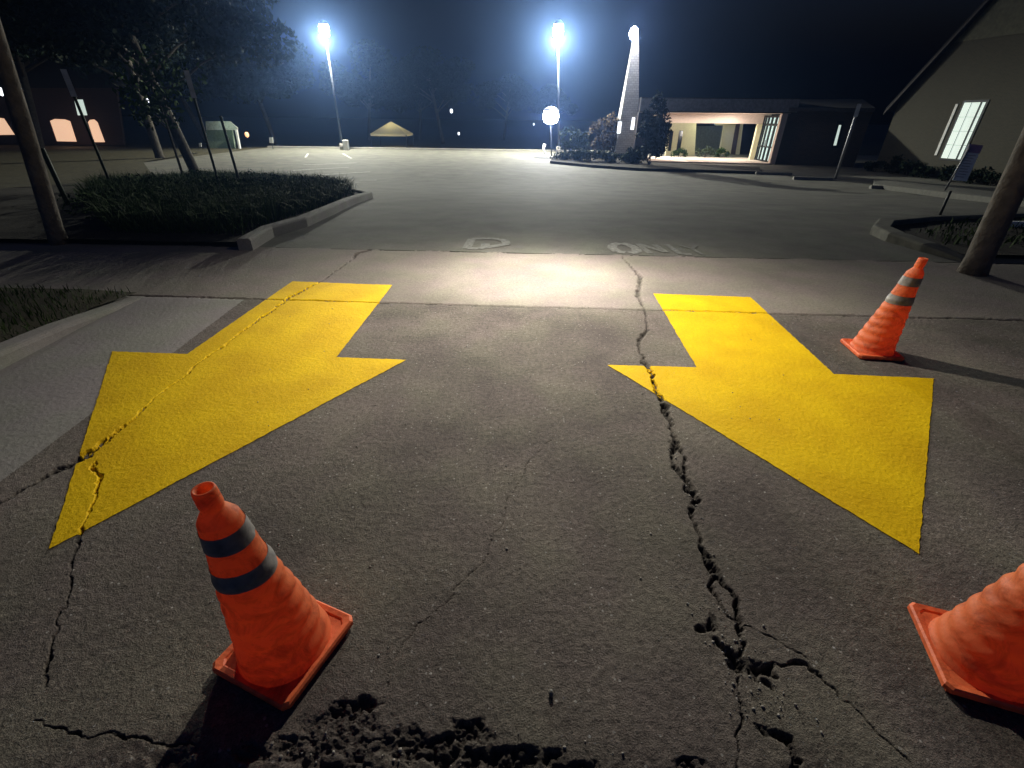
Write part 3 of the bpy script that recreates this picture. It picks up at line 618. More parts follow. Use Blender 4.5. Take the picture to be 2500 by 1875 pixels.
# glazed doors between back and front pillar
ds = empty('glass_entrance', CL + dv * (W - .08) + nv * 3.0, 'glazed entrance doors with pale light behind dark frames', 'doors')
p0 = CL + dv * (W - .18) + nv * 3.0; p1 = CL + dv * (W + .0) + nv * .38; dd = (p1 - p0); DW = dd.length; dd.normalize(); dn = Vector((dd.y, -dd.x, 0)); dn = dn if dn.x < 0 else -dn
drz = math.atan2(dd.y, dd.x)
def dbox(name, material, u0, u1, za, zb, out, th, parent=ds):
    c_ = p0 + dd * ((u0 + u1) / 2 * DW) + dn * out; mb = MB(ds.location); mb.box((c_.x, c_.y, -1 + (za + zb) / 2), ((u1 - u0) * DW, th, zb - za), drz); return mb.build(name, material, parent)
dbox('lobby_glow', doorLit, 0, 1, .06, 2.75, -.12, .04)  # self-glowing panel stands in for the lit lobby behind the glass
us_ = [0, .13, .15, .27, .30, .5, .53, .75, .79, .95, 1.0]
for a, b in ((0, .035), (.135, .165), (.27, .33), (.49, .55), (.72, .79), (.93, 1.0)): dbox('door_frame', metalD, a, b, 0, 2.8, .02, .09)
for za, zb in ((0, .16), (.92, 1.0), (2.2, 2.34), (2.68, 2.8)): dbox('rail', metalD, .036, .929, za, zb, .021, .07)
for u in (.47, .56): dbox('door_handle', metalG, u, u + .015, .95, 1.35, .09, .03)
light('canopy_light', 'AREA', tuple(CL + dv * (W * .45) + nv * 1.6 + Vector((0, 0, 2.8))), 150, (1, .9, .78), size=(5.5, 1.6), target=tuple(CL + dv * (W * .45) + nv * 1.6 + Vector((0, 0, 0))))
light('canopy_light', 'POINT', tuple(CL + dv * (W * .72) + nv * 1.7 + Vector((0, 0, 1.5))), 100, (1, .9, .8), .15)
# courtyard walls behind
cy_ = empty('courtyard_hall', at(1441, 342, 41), 'cream courtyard hall with two narrow dark windows seen through the canopy', 'building'); o0 = Vector(cy_.location)
def quadwall(parent, name, material, px, Yd, th=.25, dy=0):
    P_ = [at(x, y, Yd + dy) for x, y in px]; mb = MB(parent.location); mb.prism(P_, (0, th, 0)); return mb.build(name, material, parent)
quadwall(cy_, 'wall', creamM, [(1436, 345), (1500, 345), (1506, 236), (1452, 236)], 41)
wn_ = quadwall(cy_, 'window', glassD, [(1443, 326), (1449, 326), (1455, 283), (1447, 283)], 41, .1, -.05)
wn_ = quadwall(cy_, 'window', glassD, [(1461, 326), (1469, 326), (1476, 282), (1468, 282)], 41, .1, -.05)
c2_ = empty('courtyard_wing', at(1500, 345, 50), 'unlit grey-green wing behind the canopy between the cream walls', 'building')
quadwall(c2_, 'wall', mat('grey_green_stucco', (.2, .22, .17), .9), [(1492, 342), (1582, 342), (1582, 272), (1492, 272)], 50)
quadwall(c2_, 'roof', roofM, [(1485, 272), (1582, 272), (1582, 225), (1490, 225)], 49.5, 3)
c3_ = empty('courtyard_annex', at(1552, 345, 43.5), 'cream annex with an eave and a narrow dark door seen through the canopy', 'building')
quadwall(c3_, 'wall', creamM, [(1552, 345), (1596, 345), (1606, 264), (1565, 267)], 43.5)
quadwall(c3_, 'eave', creamM, [(1549, 271), (1568, 271), (1606, 259), (1606, 252), (1549, 262)], 43.2, .5)
quadwall(c3_, 'door', brickR, [(1577, 341), (1587, 341), (1599, 267), (1590, 268)], 43.5, .1, -.05)
light('courtyard_light', 'POINT', tuple(at(1545, 262, 40.2)), 130, (.93, 1, .72), .2)
for px, s_, lab in (((1490, 347), .5, 'small dark shrub below the narrow windows of the cream hall'), ((1545, 347), .7, 'pale leafy shrub in front of the grey-green wing'), ((1585, 348), .55, 'low green shrub at the foot of the cream annex')):
    P_ = gp(*px); bush((P_.x, 38.8, -1), s_ * 1.3, s_ * .8, s_ * 1.2, lab, leaf=leafG if px[0] != 1545 else leafP, n=700, size=.07, seed=px[0])

# stone spire
Ys = 36.2; sp = empty('stone_spire', at(1352, 345, Ys), 'tall tapering pale stone spire lit by a lamp at its tip', 'spire')
prof = [((1326, 345), (1384, 345)), ((1347.5, 214), (1380, 216)), ((1365.5, 104), (1380.5, 104)), ((1369, 72), (1379, 72))]
vs = []; fs = []
for k, (a, b) in enumerate(prof):
    A_, B_ = at(*a, Ys), at(*b, Ys); dpt = (B_ - A_).length * .8
    vs += [A_, B_, B_ + Vector((0, dpt, 0)), A_ + Vector((0, dpt, 0))]
for k in range(3): fs += [(4 * k + i_, 4 * k + (i_ + 1) % 4, 4 * k + 4 + (i_ + 1) % 4, 4 * k + 4 + i_) for i_ in range(4)]
fs += [(3, 2, 1, 0), (12, 13, 14, 15)]
MB(sp.location).add(vs, fs).build('shaft', stoneM, sp)
quadwall(sp, 'window', coolLit, [(1333, 288), (1340, 288), (1343, 263), (1336, 263)], Ys, .08, -.03)
quadwall(sp, 'window', coolLit, [(1362, 280), (1369, 280), (1372, 254), (1366, 254)], Ys, .08, -.03)
Tt = at(1369, 72, Ys - .35); fl_ = empty('flood_lamp', Tt, 'dazzling flood lamp at the tip of the stone spire', 'lamp')
MB(Tt).lathe([(.02, -.36), (.2, -.26), (.29, 0), (.2, .26), (.02, .36)], Tt, 18).build('lens', floodLit, fl_, smooth=True)
MB(Tt).box((Tt.x, Tt.y + .42, Tt.z), (.2, .16, .3)).build('bracket', metalD, fl_)
light('flood_light', 'POINT', tuple(Tt + Vector((-.25, -1.5, .1))), 420, (.92, .92, 1), .1)

# brown brick wing right of the canopy
wA, wB = Vector((17.35, 33.9, -1)), Vector((21.5, 32.2, -1)); wg = empty('brick_wing', wA, 'dark brown brick wing with one narrow lit window, between canopy and gabled building', 'building')
d_ = (wB - wA).normalized(); nn = Vector((-d_.y, d_.x, 0))
MB(wA).prism([wA + Vector((0, 0, -.05)), wB + Vector((0, 0, -.05)), wB + Vector((0, 0, 3.0)), wA + Vector((0, 0, 3.0))], nn * 4).build('wall', brickD, wg)
MB(wA).prism([wA - d_ * .4 - nn * .4 + Vector((0, 0, 3.01)), wB - nn * .4 + Vector((0, 0, 3.01)), wB - nn * .4 + Vector((0, 0, 3.2)), wA - d_ * .4 - nn * .4 + Vector((0, 0, 3.2))], nn * 4.6).build('fascia', fasciaM, wg)
MB(wA).add([wA - d_ * .5 - nn * .42 + Vector((0, 0, 3.21)), wB - nn * .42 + Vector((0, 0, 3.21)), wB + nn * 4 + Vector((0, 0, 3.8)), wA + nn * 4 + Vector((0, 0, 3.8)), wB + nn * 8 + Vector((0, 0, 3.21)), wA + nn * 8 + Vector((0, 0, 3.21))], [(0, 1, 2, 3), (3, 2, 4, 5), (0, 3, 5), (1, 4, 2), (0, 5, 4, 1)]).build('roof', roofM, wg)
def wallquad(parent, name, material, px, A_, B_, out, th):
    P_ = [onplane(x, y, A_, B_) for x, y in px]; dr = (Vector((B_[0], B_[1], 0)) - Vector((A_[0], A_[1], 0))).normalized(); n_ = Vector((-dr.y, dr.x, 0)); n_ = n_ if n_.dot(Vector((-A_[0], -A_[1], 0))) > 0 else -n_
    mb = MB(parent.location); mb.prism([p + n_ * out for p in P_], n_ * th); return mb.build(name, material, parent)
wf = wallquad(wg, 'window', metalD, [(1795, 320), (1811, 320), (1823, 262), (1808, 262)], wA, wB, .01, .03)
wallquad(wg, 'window_pane', winLit, [(1800, 314), (1806, 314), (1817, 270), (1812, 270)], wA, wB, .045, .01)

# gabled building
A = gp(1887, 368); Bq = gp(2212, 405); gd = (Vector((Bq.x, Bq.y, 0)) - Vector((A.x, A.y, 0))).normalized(); gn = Vector((-gd.y, gd.x, 0)); gn = gn if gn.x < 0 else -gn
Bf = Vector((A.x, A.y, -1)) + gd * 24
gb = empty('gabled_hall', (A.x, A.y, -1), 'large tan brick gabled building with a bright window at the right', 'building')
def gpt(u, z): p = Vector((A.x, A.y, -1)) + gd * u; p.z = -1 + z; return p
def gu(px, py):
    q = onplane(px, py, A, Bq); v = Vector((q.x - A.x, q.y - A.y, 0)); return v.dot(gd), q.z + 1
e0 = gu(1942, 221); e1 = gu(2053, 90); e2 = gu(2140, 8)
slope = (e2[1] - e0[1]) / (e2[0] - e0[0]); pk = 9.5
MB(gb.location).prism([gpt(0, -.05), gpt(2 * pk, -.05), gpt(2 * pk, e0[1]), gpt(pk, e0[1] + slope * pk), gpt(0, e0[1])], -gn * .35).build('gable_wall', brickT, gb)
MB(gb.location).prism([gpt(-.02, -.05) - gn * .36, gpt(-.02, e0[1] - .05) - gn * .36, gpt(-.02, e0[1] - .05) - gn * 9, gpt(-.02, -.05) - gn * 9], gd * .3).build('side_wall', brickD, gb)
def rslab(u0, z0, u1, z1_):
    return [gpt(u0, z0) + gn * .35, gpt(u1, z1_) + gn * .35, gpt(u1, z1_) - gn * 10, gpt(u0, z0) - gn * 10]
MB(gb.location).prism(rslab(-.35, e0[1] - slope * .35 + .02, pk, e0[1] + slope * pk + .02), (0, 0, .16)).prism(rslab(pk, e0[1] + slope * pk + .02, 2 * pk + .35, e0[1] - slope * .35 + .02), (0, 0, .16)).build('roof', roofM, gb)
zs_ = gu(2090, 88)[1]; us0 = (zs_ - e0[1]) / slope
MB(gb.location).prism([gpt(us0 + .05, zs_), gpt(2 * pk - us0, zs_), gpt(pk, e0[1] + slope * pk - .1)], gn * .05).build('upper_siding', mat('pale_tan_siding', (.082, .08, .055), .85), gb)
rk = MB(gb.location).prism([gpt(-.36, e0[1] - slope * .36 - .12) + gn * .3, gpt(pk, e0[1] + slope * pk - .12) + gn * .3, gpt(pk, e0[1] + slope * pk + .015) + gn * .3, gpt(-.36, e0[1] - slope * .36 + .015) + gn * .3], gn * .06).build('rake_board', fasciaM, gb)
u0, zb = gu(2034, 341); u1, _ = gu(2072, 343); _, zt_ = gu(2076, 222); u2, _ = gu(2130, 228); u0 = gu(2034, 341)[0]; u1 = gu(2128, 228)[0]
def gbox(parent, name, material, ua, ub, za, zb_, out, th):
    return MB(gb.location).prism([gpt(ua, za), gpt(ub, za), gpt(ub, zb_), gpt(ua, zb_)], gn * th).build(name, material, parent) if out == 0 else MB(gb.location).prism([gpt(ua, za) + gn * out, gpt(ub, za) + gn * out, gpt(ub, zb_) + gn * out, gpt(ua, zb_) + gn * out], gn * th).build(name, material, parent)
wd = gbox(gb, 'window', metalD, u0 - .1, u1 + .1, zb - .1, zt_ + .1, .004, .03)
gbox(wd, 'pane', winLit, u0, u1, zb, zt_, .036, .01)
mb = MB(gb.location); uw = u1 - u0; hwz = zt_ - zb
def bar(ua, ub, za, zb_): mb.prism([gpt(ua, za) + gn * .05, gpt(ub, za) + gn * .05, gpt(ub, zb_) + gn * .05, gpt(ua, zb_) + gn * .05], gn * .02)
for k in (1, 2, 3): bar(u0, u1, zb + hwz * k / 4 - .008, zb + hwz * k / 4 + .008)
bar(u0 + uw * .36 - .008, u0 + uw * .36 + .008, zb, zt_); mb.build('muntin', metalG, wd)
mb = MB(gb.location); bar(u0 + uw * .78, u0 + uw * .86, zb, zt_); mb.build('mullion', metalD, wd)
mb = MB(gb.location)
for k in range(26): z_ = zb + hwz * (k + .5) / 26; bar(u0 + uw * .55, u0 + uw * .78, z_ - .004, z_ + .004)
mb.build('blind_slats', whiteM, wd)
gbox(gb, 'window_shutter', whiteM, u0 - .42, u0 - .3, zb + .1, zt_ - .05, .004, .03)
gu3 = u0 + (u1 - u0) * .5
# walk, shrubs and wheel stops in front
def gz(px, py): p = gp(px, py); return (p.x, p.y)
def slab(name, poly, h, material, label, kind='structure'):
    mb = MB(); mb.prism([(x, y, z1(y) - .05) for x, y in poly], (0, 0, h + .05)); o = mb.build(name, material); tag(o, label, None, None, kind); return o
slab('walkway', [gz(1886, 404), gz(2212, 446), gz(2400, 470), gz(2400, 452), gz(2212, 430), gz(1886, 392)], .12, mat('walkway_concrete', (.10, .098, .085), .9), 'pale walkway along the gabled building')
for k in range(9):
    p = gpt(.8 + k * 1.05, 0) + gn * .75
    bush((p.x, p.y, -1), .75, .6, .55 + .3 * (k == 1) + .12 * ((k * 7) % 3), f"low dark shrub against the gabled building, number {k+1} from the brick wing" if False else
         ['low dark shrub at the corner where gabled building meets the brick wing', 'tallest dark shrub against the gabled building', 'dark shrub just right of the tallest one by the gable wall', 'dark shrub left of the bright window on the gabled building', 'dark shrub under the bright window of the gabled building', 'dark shrub behind the notice sign panel', 'dark shrub right of the notice sign panel', 'dark shrub between notice sign and thick leaning trunk', 'dark shrub hidden mostly by the thick leaning trunk'][k],
         leaf=leafD, n=1100, size=.06, seed=40 + k, group='foundation shrubs along the gabled building')
for (x, y), lab in (((1668, 377), 'pale concrete wheel stop in front of the entrance pillar'), ((1752, 388), 'pale concrete wheel stop left of the edge-on sign pole'), ((1925, 408), 'pale concrete wheel stop before the gabled building corner')):
    p = gp(x, y); mb = MB(p); L = .9; mb.prism([p + Vector((-L, -.08, 0)), p + Vector((-L, .08, 0)), p + Vector((-L, .05, .13)), p + Vector((-L, -.05, .13))], (2 * L, -.25, 0)); o = mb.build('wheel_stop', curbM); o.location = p; tag(o, lab, 'wheel stop', 'concrete wheel stops')
# planted island by the spire
isp = [gz(1188, 353), gz(1280, 362), gz(1380, 369), gz(1500, 372), gz(1640, 376), gz(1640, 366), gz(1400, 356), gz(1380, 341), gz(1195, 341)]
slab('entrance_island', isp, .14, soilM, 'raised planted island in front of the spire and canopy')
for k, ((x, y), rx, ry, rz_, lf, lab, n_, sz_) in enumerate([
    ((1228, 350), 1.5, 1.0, .6, leafP, 'low pale shrub at the tip of the entrance island, beside the globe lamp', 1800, .08),
    ((1275, 353), 1.8, 1.2, .7, leafP, 'low wide shrub in the middle of the entrance island', 1800, .08),
    ((1330, 356), 1.6, 1.0, .55, leafP, 'low shrub in front of the stone spire', 1800, .08),
    ((1245, 342), 1.6, 1.2, 1.8, leafP, 'grey-green bushy shrub behind the island tip', 2200, .1),
    ((1300, 342), 1.2, 1.0, 2.6, leafR, 'tall shrub with reddish light in its leaf colour, just left of the stone spire', 2600, .1),
    ((1326, 344), .4, .5, 2.4, leafR, 'tall shrub with orange light in its leaf colour, climbing against the left side of the spire', 1800, .09),
    ((1402, 362), 1.0, 1.0, 3.5, leafD, 'tall dark evergreen shrub hiding the canopy brick pier', 5200, .1),
    ((1378, 358), .8, .7, .8, leafD, 'dark mid-height shrub at the foot of the spire', 1600, .09)]):
    p = gp(x, y); bush((p.x, p.y, -1 + .1), rx, ry, rz_, lab, leaf=lf, n=n_, size=sz_, seed=60 + k, group='shrubs of the entrance island')
p = gp(1176, 336); t = empty('round_marker', (p.x, p.y, -1), 'small white curved marker beside the globe lamp post', 'marker')
mb = MB(p); mb.tube([p + Vector((.25, 0, .02)), p + Vector((0, 0, .15)), p + Vector((-.1, 0, .5)), p + Vector((-.02, 0, .8))], [.06, .08, .09, .12], 10); o = mb.build('curved_body', whiteM, t, smooth=True)
o.location = (0, 0, p.z + 1)

# ---------------------------------------------------------------- far left buildings
ar = empty('arcade_building', gp(110, 322), 'dark brick building with glowing peach arches behind the lawn', 'building'); Ya = 46
quadwall(ar, 'wall', brickR, [(-60, 312), (268, 314), (250, 190), (-110, 190)], Ya)
quadwall(ar, 'roof', roofM, [(-120, 190), (258, 190), (200, 120), (-100, 120)], Ya - .3, 7)
for P_ in ([(-40, 292), (31, 291), (8, 256), (-5, 254), (-50, 254)], [(58, 300), (71, 300), (50, 265), (42, 257), (37, 262)], [(123, 305), (165, 306), (151, 262), (140, 258), (118, 257), (108, 261)], [(204, 307), (226, 307), (210, 264), (203, 258), (194, 259), (190, 264)]):
    # crowned arch opening, lamplight on the recess plaster put in as emission
    quadwall(ar, 'glowing_arch', archLit, P_, Ya, .06, -.04)
P_ = [(168, 249), (188, 249), (178, 215), (160, 215)]
up_ = quadwall(ar, 'window', winLit, P_, Ya, .06, -.04)
light('arcade_light', 'POINT', tuple(at(140, 285, Ya - 2.2)), 30, (1, .62, .4), .3)
for px, py, s_, mt, lab in ((322, 218, .24, coolLit, 'small round white wall light in the dark left of the large oak'), (0, 196, .3, coolLit, 'bright round light at the very left edge above the arches'),
                            (975, 239, .22, coolLit, 'small distant light in an upstairs window behind the trees'), (991, 288, .16, coolLit, 'tiny distant light low between the tent and the lamps'), (533, 290, .2, orangeLit, 'small orange lamp right of the pale porch'),
                            (1153, 268, .12, coolLit, 'tiny distant light just left of the globe lamp')):
    Yl = 45 if px < 600 else 64; p = at(px, py, Yl); t = empty('wall_light' if px < 600 else 'distant_light', p, lab, 'light', 'small lights in the background')
    MB(p).lathe([(.01, -s_ * 1.3), (s_ * .7, -s_ * .8), (s_ * .8, 0), (s_ * .6, s_ * .7), (.01, s_ * .9)], p, 12).build('lens', mt, t, smooth=True)
    MB(p).box((p.x, p.y + s_ + .05, p.z), (s_, .1, s_ * 1.4)).build('backplate', metalD, t)
# porch
Yp = 45; po = empty('pale_porch', gp(480, 322), 'small pale green porch building with a slanted side column', 'building')
quadwall(po, 'wall', mat('pale_green_siding', (.20, .26, .19), .8), [(448, 322), (508, 322), (496, 262), (444, 262)], Yp)
quadwall(po, 'gable', mat('pale_grey_gable', (.42, .45, .4), .8), [(495, 262), (512, 276), (511, 281), (500, 281), (445, 281), (444, 262)], Yp - .2, .2)
quadwall(po, 'column', whiteM, [(516, 324), (519, 324), (511, 280), (507, 280)], Yp - .3, .2)
light('porch_light', 'POINT', tuple(at(480, 268, Yp - 1.2)), 22, (.8, 1, .8), .15)
# small white signs
for (a, b, c_, d_2), lab in (((582, 297, 590, 309), 'small white sign board beside the thin lit oak trunk'), ((430, 309, 435, 317), 'tiny white sign board behind the large oak trunk')):
    p = at((a + c_) / 2, d_2, 43.5); t = empty('white_sign', (p.x, p.y, -1), lab, 'sign', 'small white signs at the lot edge')
    P_ = [at(a, d_2, 43.5), at(c_, d_2, 43.5), at(c_ - 1, b, 43.5), at(a - 1, b, 43.5)]; MB(t.location).prism(P_, (0, .05, 0)).build('board', whiteM, t)
    MB(t.location).tube([(p.x, p.y + .09, -1), (p.x, p.y + .09, p.z + .2)], .03, 6).build('post', metalD, t)
# tent
Yt = 49; tA, tB, tT = at(799, 288, Yt), at(877, 291, Yt), at(838, 266, Yt + 1.6); wd_ = tB.x - tA.x; tn = empty('event_tent', ((tA.x + tB.x) / 2, Yt + wd_ / 2, -1), 'small cream tent roof glowing beyond the far edge of the lot', 'tent')
m_, ns_, ls_, b_ = nodes('tent_fabric'); b_.inputs['Base Color'].default_value = (.75, .68, .45, 1); b_.inputs['Roughness'].default_value = .8; tr = ns_.new('ShaderNodeBsdfTranslucent'); tr.inputs[0].default_value = (.75, .66, .4, 1); mx = ns_.new('ShaderNodeMixShader'); mx.inputs[0].default_value = .5
ls_.new(b_.outputs[0], mx.inputs[1]); ls_.new(tr.outputs[0], mx.inputs[2]); ls_.new(mx.outputs[0], ns_['Material Output'].inputs[0])
zE = (tA.z + tB.z) / 2; ap = Vector(((tA.x + tB.x) / 2, Yt + wd_ / 2, tT.z + .15)); cs = [Vector((tA.x, Yt, zE)), Vector((tB.x, Yt, zE)), Vector((tB.x, Yt + wd_, zE)), Vector((tA.x, Yt + wd_, zE))]
MB(tn.location).add(cs + [ap] + [c_ - Vector((0, 0, .18)) for c_ in cs], [(0, 1, 4), (1, 2, 4), (2, 3, 4), (3, 0, 4)] + [(i_, 5 + i_, 5 + (i_ + 1) % 4, (i_ + 1) % 4) for i_ in range(4)]).build('tent_roof', m_, tn)
for c_ in cs: MB(tn.location).tube([(c_.x, c_.y, -1), (c_.x, c_.y, zE - .05)], .04, 6).build('leg', metalD, tn)
light('tent_light', 'POINT', (ap.x, ap.y, zE - .1), 55, (1, .93, .6), .2)
p = gp(2172, 496); mb = MB(p); mb.box((p.x + .9, p.y, p.z + .07), (1.9, .12, .13)); o = mb.build('lit_strip_block', whiteM, bev=.015); o.location = p; tag(o, 'white block added in place of a lit strip at the right edge behind the thick leaning trunk', 'curb block')  # white block added where a strip of ground is strongly lit
# far kerb of the lot
kb = [(x, 44.9 - .06 * x * .7) for x in np.linspace(-22, 12, 12)]
ribbon('curb', [Vector((x, y, 0)) for x, y in kb], .2, [.12] * 12, 'long thin curb along the far edge of the lot', side_=1)

# ---------------------------------------------------------------- traffic cones
def conemat(name, col, dirt=.35):
    m, ns, ls, b = nodes(name); tc = ns.new('ShaderNodeTexCoord'); V_ = tc.outputs['Object']
    n1 = N(ns, 'ShaderNodeTexNoise', Scale=9.0, Detail=8.0, Roughness=.7); n1.inputs['Distortion'].default_value = 1.2; ls.new(V_, n1.inputs['Vector'])
    rp = ns.new('ShaderNodeValToRGB'); rp.color_ramp.elements[0].position = .36; rp.color_ramp.elements[0].color = (col[0] * .62, col[1] * .55, col[2] * .6, 1); rp.color_ramp.elements[1].position = .54; rp.color_ramp.elements[1].color = (*col, 1)
    ls.new(n1.outputs['Fac'], rp.inputs[0]); ls.new(rp.outputs[0], b.inputs['Base Color'])
    n2 = N(ns, 'ShaderNodeTexNoise', Scale=60.0, Detail=6.0); ls.new(V_, n2.inputs['Vector']); bp = N(ns, 'ShaderNodeBump', Strength=.35, Distance=.004); ls.new(n2.outputs['Fac'], bp.inputs['Height']); ls.new(bp.outputs[0], b.inputs['Normal'])
    b.inputs['Roughness'].default_value = .55
    tr = ns.new('ShaderNodeBsdfTranslucent'); ls.new(rp.outputs[0], tr.inputs[0]); ls.new(bp.outputs[0], tr.inputs['Normal']); mx = ns.new('ShaderNodeMixShader'); mx.inputs[0].default_value = dirt
    ls.new(b.outputs[0], mx.inputs[1]); ls.new(tr.outputs[0], mx.inputs[2]); ls.new(mx.outputs[0], ns['Material Output'].inputs[0]); return m
orangeM = conemat('orange_cone_vinyl', (1.0, .30, .115), .5); orangeB = conemat('orange_base_rubber', (1.0, .21, .07), .15)
bandM = mat('grey_reflective_band', (.25, .24, .235), .45, var=.3, scale=30, bump=.3, bscale=90, bdist=.002)
def crad(z):
    return np.interp(z, [.028, .05, .385, .51, .575, .605, .628, .642, .655, .695, .705], [.140, .132, .080, .061, .054, .050, .036, .026, .029, .028, .026])
def conesurf(z0, z1_, extra, seed, cap=False, crinkle=1.0):
    seg = 96; nz = max(6, int((z1_ - z0) / .004)); zs = np.linspace(z0, z1_, nz); th = np.arange(seg) / seg * 2 * np.pi; T_, Z_ = np.meshgrid(th, zs)
    r = crad(Z_) + extra
    rip = 0.0024 * np.sin(Z_ * 2 * np.pi / .058 + .6 * np.sin(T_ * 2 + seed)) * ss((Z_ - .03) / .04) * ss((.45 - Z_) / .05)
    wr = (fbm(np.cos(T_) * 3 + 9 + Z_ * 5 + seed, np.sin(T_) * 3 + 9 + Z_ * 34, 4) - .5); loc = .25 + .75 * ss((np.cos(T_ - CRUMP) + .3) / .6)
    wob = .0022 * np.sin(T_ * 3 + Z_ * 9 + seed)
    r = r + crinkle * (rip + wr * .0065 * loc * ss((.62 - Z_) / .1) * (.4 + .6 * ss((Z_ - .03) / .05)) + wob * ss((.6 - Z_) / .2) * ss((Z_ - .03) / .1))
    Vv = np.stack([r * np.cos(T_), r * np.sin(T_), Z_], -1).reshape(-1, 3); i = np.arange(nz * seg).reshape(nz, seg); j = np.roll(i, -1, 1)
    q = np.stack([i[:-1], j[:-1], j[1:], i[1:]], -1).reshape(-1, 4); return Vv, q, i
CRUMP = -.6
def cone(loc, rz_, tilt, label, seed, lean=(0, 0)):
    global CRUMP
    lx = lean[0] * math.cos(rz_) + lean[1] * math.sin(rz_); ly = -lean[0] * math.sin(rz_) + lean[1] * math.cos(rz_)
    def sh(v): v = v.copy(); h_ = np.maximum(v[:, 2] - .03, 0); v[:, 0] += lx * h_; v[:, 1] += ly * h_; return v
    t = empty('traffic_cone', loc, label, 'traffic cone', 'orange striped traffic cones'); t.rotation_euler = (tilt[0], tilt[1], rz_)
    # base: chamfered square pad with raised rim
    bm = bmesh.new(); hw = .154; ch = .016
    def ringp(h_, z): return [(-h_ + ch, -h_, z), (h_ - ch, -h_, z), (h_, -h_ + ch, z), (h_, h_ - ch, z), (h_ - ch, h_, z), (-h_ + ch, h_, z), (-h_, h_ - ch, z), (-h_, -h_ + ch, z)]
    rings = [[bm.verts.new(p) for p in ringp(a, z)] for a, z in ((hw - .004, .008), (hw, .014), (hw, .030), (hw - .006, .036), (hw - .022, .034), (hw - .026, .029))]
    for a, b in zip(rings[:-1], rings[1:]):
        for k in range(8): bm.faces.new((a[k], a[(k + 1) % 8], b[(k + 1) % 8], b[k]))
    bm.faces.new(rings[-1]); bm.faces.new(rings[0][::-1])
    for sx in (-1, 1):
        for sy in (-1, 1): bmesh.ops.create_cube(bm, size=1, matrix=Matrix.Translation((sx * .115, sy * .115, .004)) @ Matrix.Diagonal((.05, .05, .010, 1)))
    me = bpy.data.meshes.new('base'); bm.to_mesh(me); bm.free(); link('base', me, orangeB, t)
    Vv, q, i_ = conesurf(.027, .705, 0, seed)
    # open tip: inner wall
    th = np.arange(96) / 96 * 2 * np.pi; n0 = len(Vv)
    inn = [np.c_[r_ * np.cos(th), r_ * np.sin(th), np.full(96, z_)] for r_, z_ in ((.022, .706), (.018, .700), (.016, .66))]; Vv = np.concatenate([Vv] + inn)
    prev = i_[-1]
    for k in range(3):
        cur = np.arange(96) + n0 + 96 * k; q = np.concatenate([q, np.stack([prev, np.roll(prev, -1), np.roll(cur, -1), cur], -1)]); prev = cur
    body = link('body', npmesh('body', sh(Vv), q), orangeM, t)
    for a, b in ((.392, .452), (.522, .580)):
        Vv, q, _ = conesurf(a, b, .0022, seed); link('reflective_band', npmesh('reflective_band', sh(Vv), q), bandM, t)
    return t
def avg(*a): return sum(a, Vector()) / len(a)
def cone_rot(pA, pB): d = pB - pA; return math.atan2(d.y, d.x)
a_, b_, c_ = gp(758, 1333), gp(612, 1525), gp(474, 1440)
CRUMP = .5; cone((-.722, .862, 0), cone_rot(b_, a_), (0, 0), 'orange cone with two grey bands standing whole in the lower left foreground', 2.0, (-.05, -.03))
CRUMP = -.9; cone((2.695, 3.13, 0), cone_rot(gp(1870, 790), gp(1813, 740)), (0, 0), 'farthest orange cone with two grey bands, standing beside the right yellow arrow', 5.0, (.12, 0))
CRUMP = 1.2; cone((1.51, .838, 0), cone_rot(gp(2050, 1505), gp(1962, 1308)), (0, .0), 'orange cone cut off by the right edge of the picture', 9.0, (.12, 0))

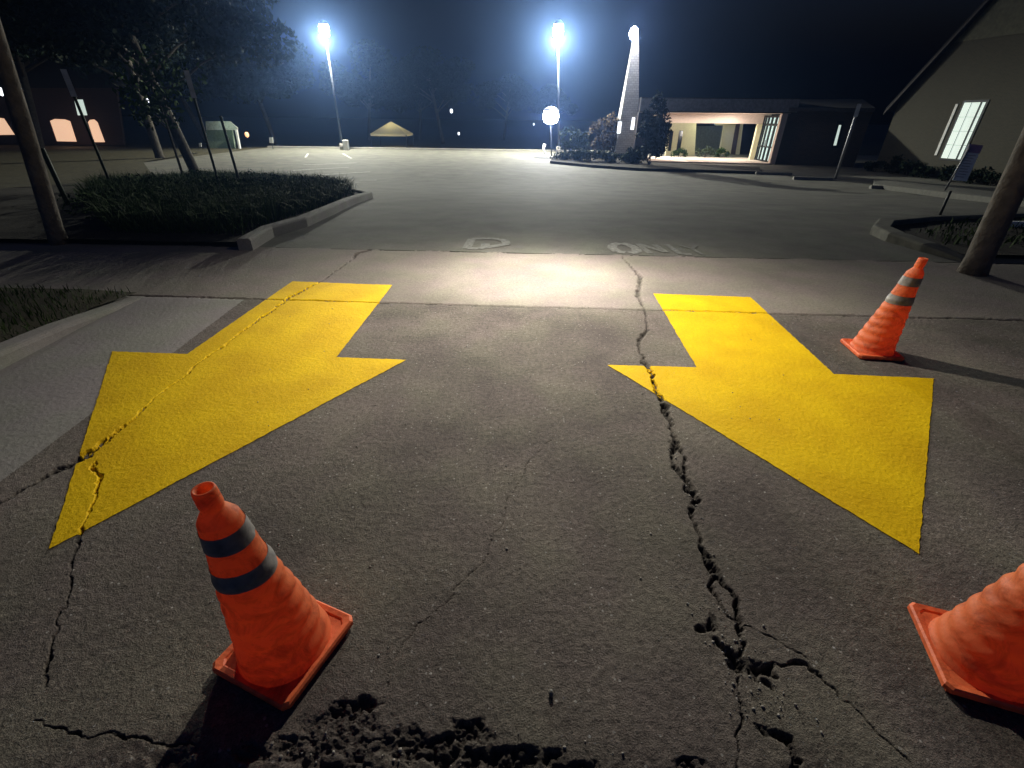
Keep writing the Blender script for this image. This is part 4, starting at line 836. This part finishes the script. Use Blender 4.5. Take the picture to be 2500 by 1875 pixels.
# ---------------------------------------------------------------- loose stones
def stone(px, sx, sy, sz_, rz_, label, seed):
    P_ = gp(*px); bm = bmesh.new(); bmesh.ops.create_icosphere(bm, subdivisions=3, radius=1); r = random.Random(seed)
    for v in bm.verts: v.co *= 1 + .25 * (float(fbm(np.array([v.co.x * 2 + seed]), np.array([v.co.y * 2 + v.co.z]), 3)[0]) - .5); v.co = Vector((v.co.x * sx, v.co.y * sy, v.co.z * sz_ + sz_ * .8))
    me = bpy.data.meshes.new('stone'); bm.to_mesh(me); o = link('stone', me, mat('stone_grey', (.2, .19, .17), .9), smooth=True); o.location = P_; o.rotation_euler.z = rz_; tag(o, label, 'stone'); return o
stone((1190, 1500), .007, .011, .011, .2, 'single upright pebble with a long dark shadow at the bottom centre', 3)
cr_ = gp(1575, 1380); cr2 = gp(1640, 1500); cr3 = gp(1480, 1040)
xtra = np.concatenate([np.c_[P_.x + rng.normal(size=90) * a_, P_.y + rng.normal(size=90) * b_, np.zeros(90)] for P_, a_, b_ in ((cr_, .05, .07), (cr2, .06, .04), (cr3, .02, .12), (gp(900, 1620), .35, .03))])
pts = inpoly([(-1.1, .42), (1.1, .42), (1.25, 1.2), (2.6, 4.0), (-2.4, 4.0), (-1.3, 1.2)], 420, 0); pts = np.concatenate([pts, xtra]); Vv = []; Fv = []
ico = bmesh.new(); bmesh.ops.create_icosphere(ico, subdivisions=1, radius=1); IV = np.array([v.co[:] for v in ico.verts]); IF = np.array([[v.index for v in f.verts] for f in ico.faces])
for k, p in enumerate(pts):
    s_ = .0012 + .0045 * rng.random() ** 4; zz = field(np.array([p[0]]), np.array([p[1]]))[0][0]
    Vv.append(IV * (s_ * (.7 + .6 * rng.random(3))) * (1 + .25 * (rng.random((len(IV), 1)) - .5)) + [p[0], p[1], zz + s_ * .5]); Fv.append(IF + k * len(IV))
o = link('gravel', npmesh('gravel', np.concatenate(Vv), np.concatenate(Fv), smooth=False), mat('gravel_bits', (.3, .28, .25), .9, var=.6, scale=90)); tag(o, 'tiny loose grit scattered over the driveway apron', 'gravel', None, 'stuff')

# ---------------------------------------------------------------- haze box added for the glow round the lamps
mb = MB(); mb.box((0, 40, 8), (180, 120, 24)); hm = bpy.data.materials.new('lamp_glow_haze'); hm.use_nodes = True; hn = hm.node_tree; hn.nodes.remove(hn.nodes['Principled BSDF'])
pv = hn.nodes.new('ShaderNodeVolumePrincipled'); pv.inputs['Density'].default_value = .00125; pv.inputs['Color'].default_value = (.26, .46, 1, 1); pv.inputs['Anisotropy'].default_value = .87
hn.links.new(pv.outputs[0], hn.nodes['Material Output'].inputs['Volume']); tag(mb.build('haze', hm), 'thin haze volume added to make the lamps glow', None, None, 'stuff')
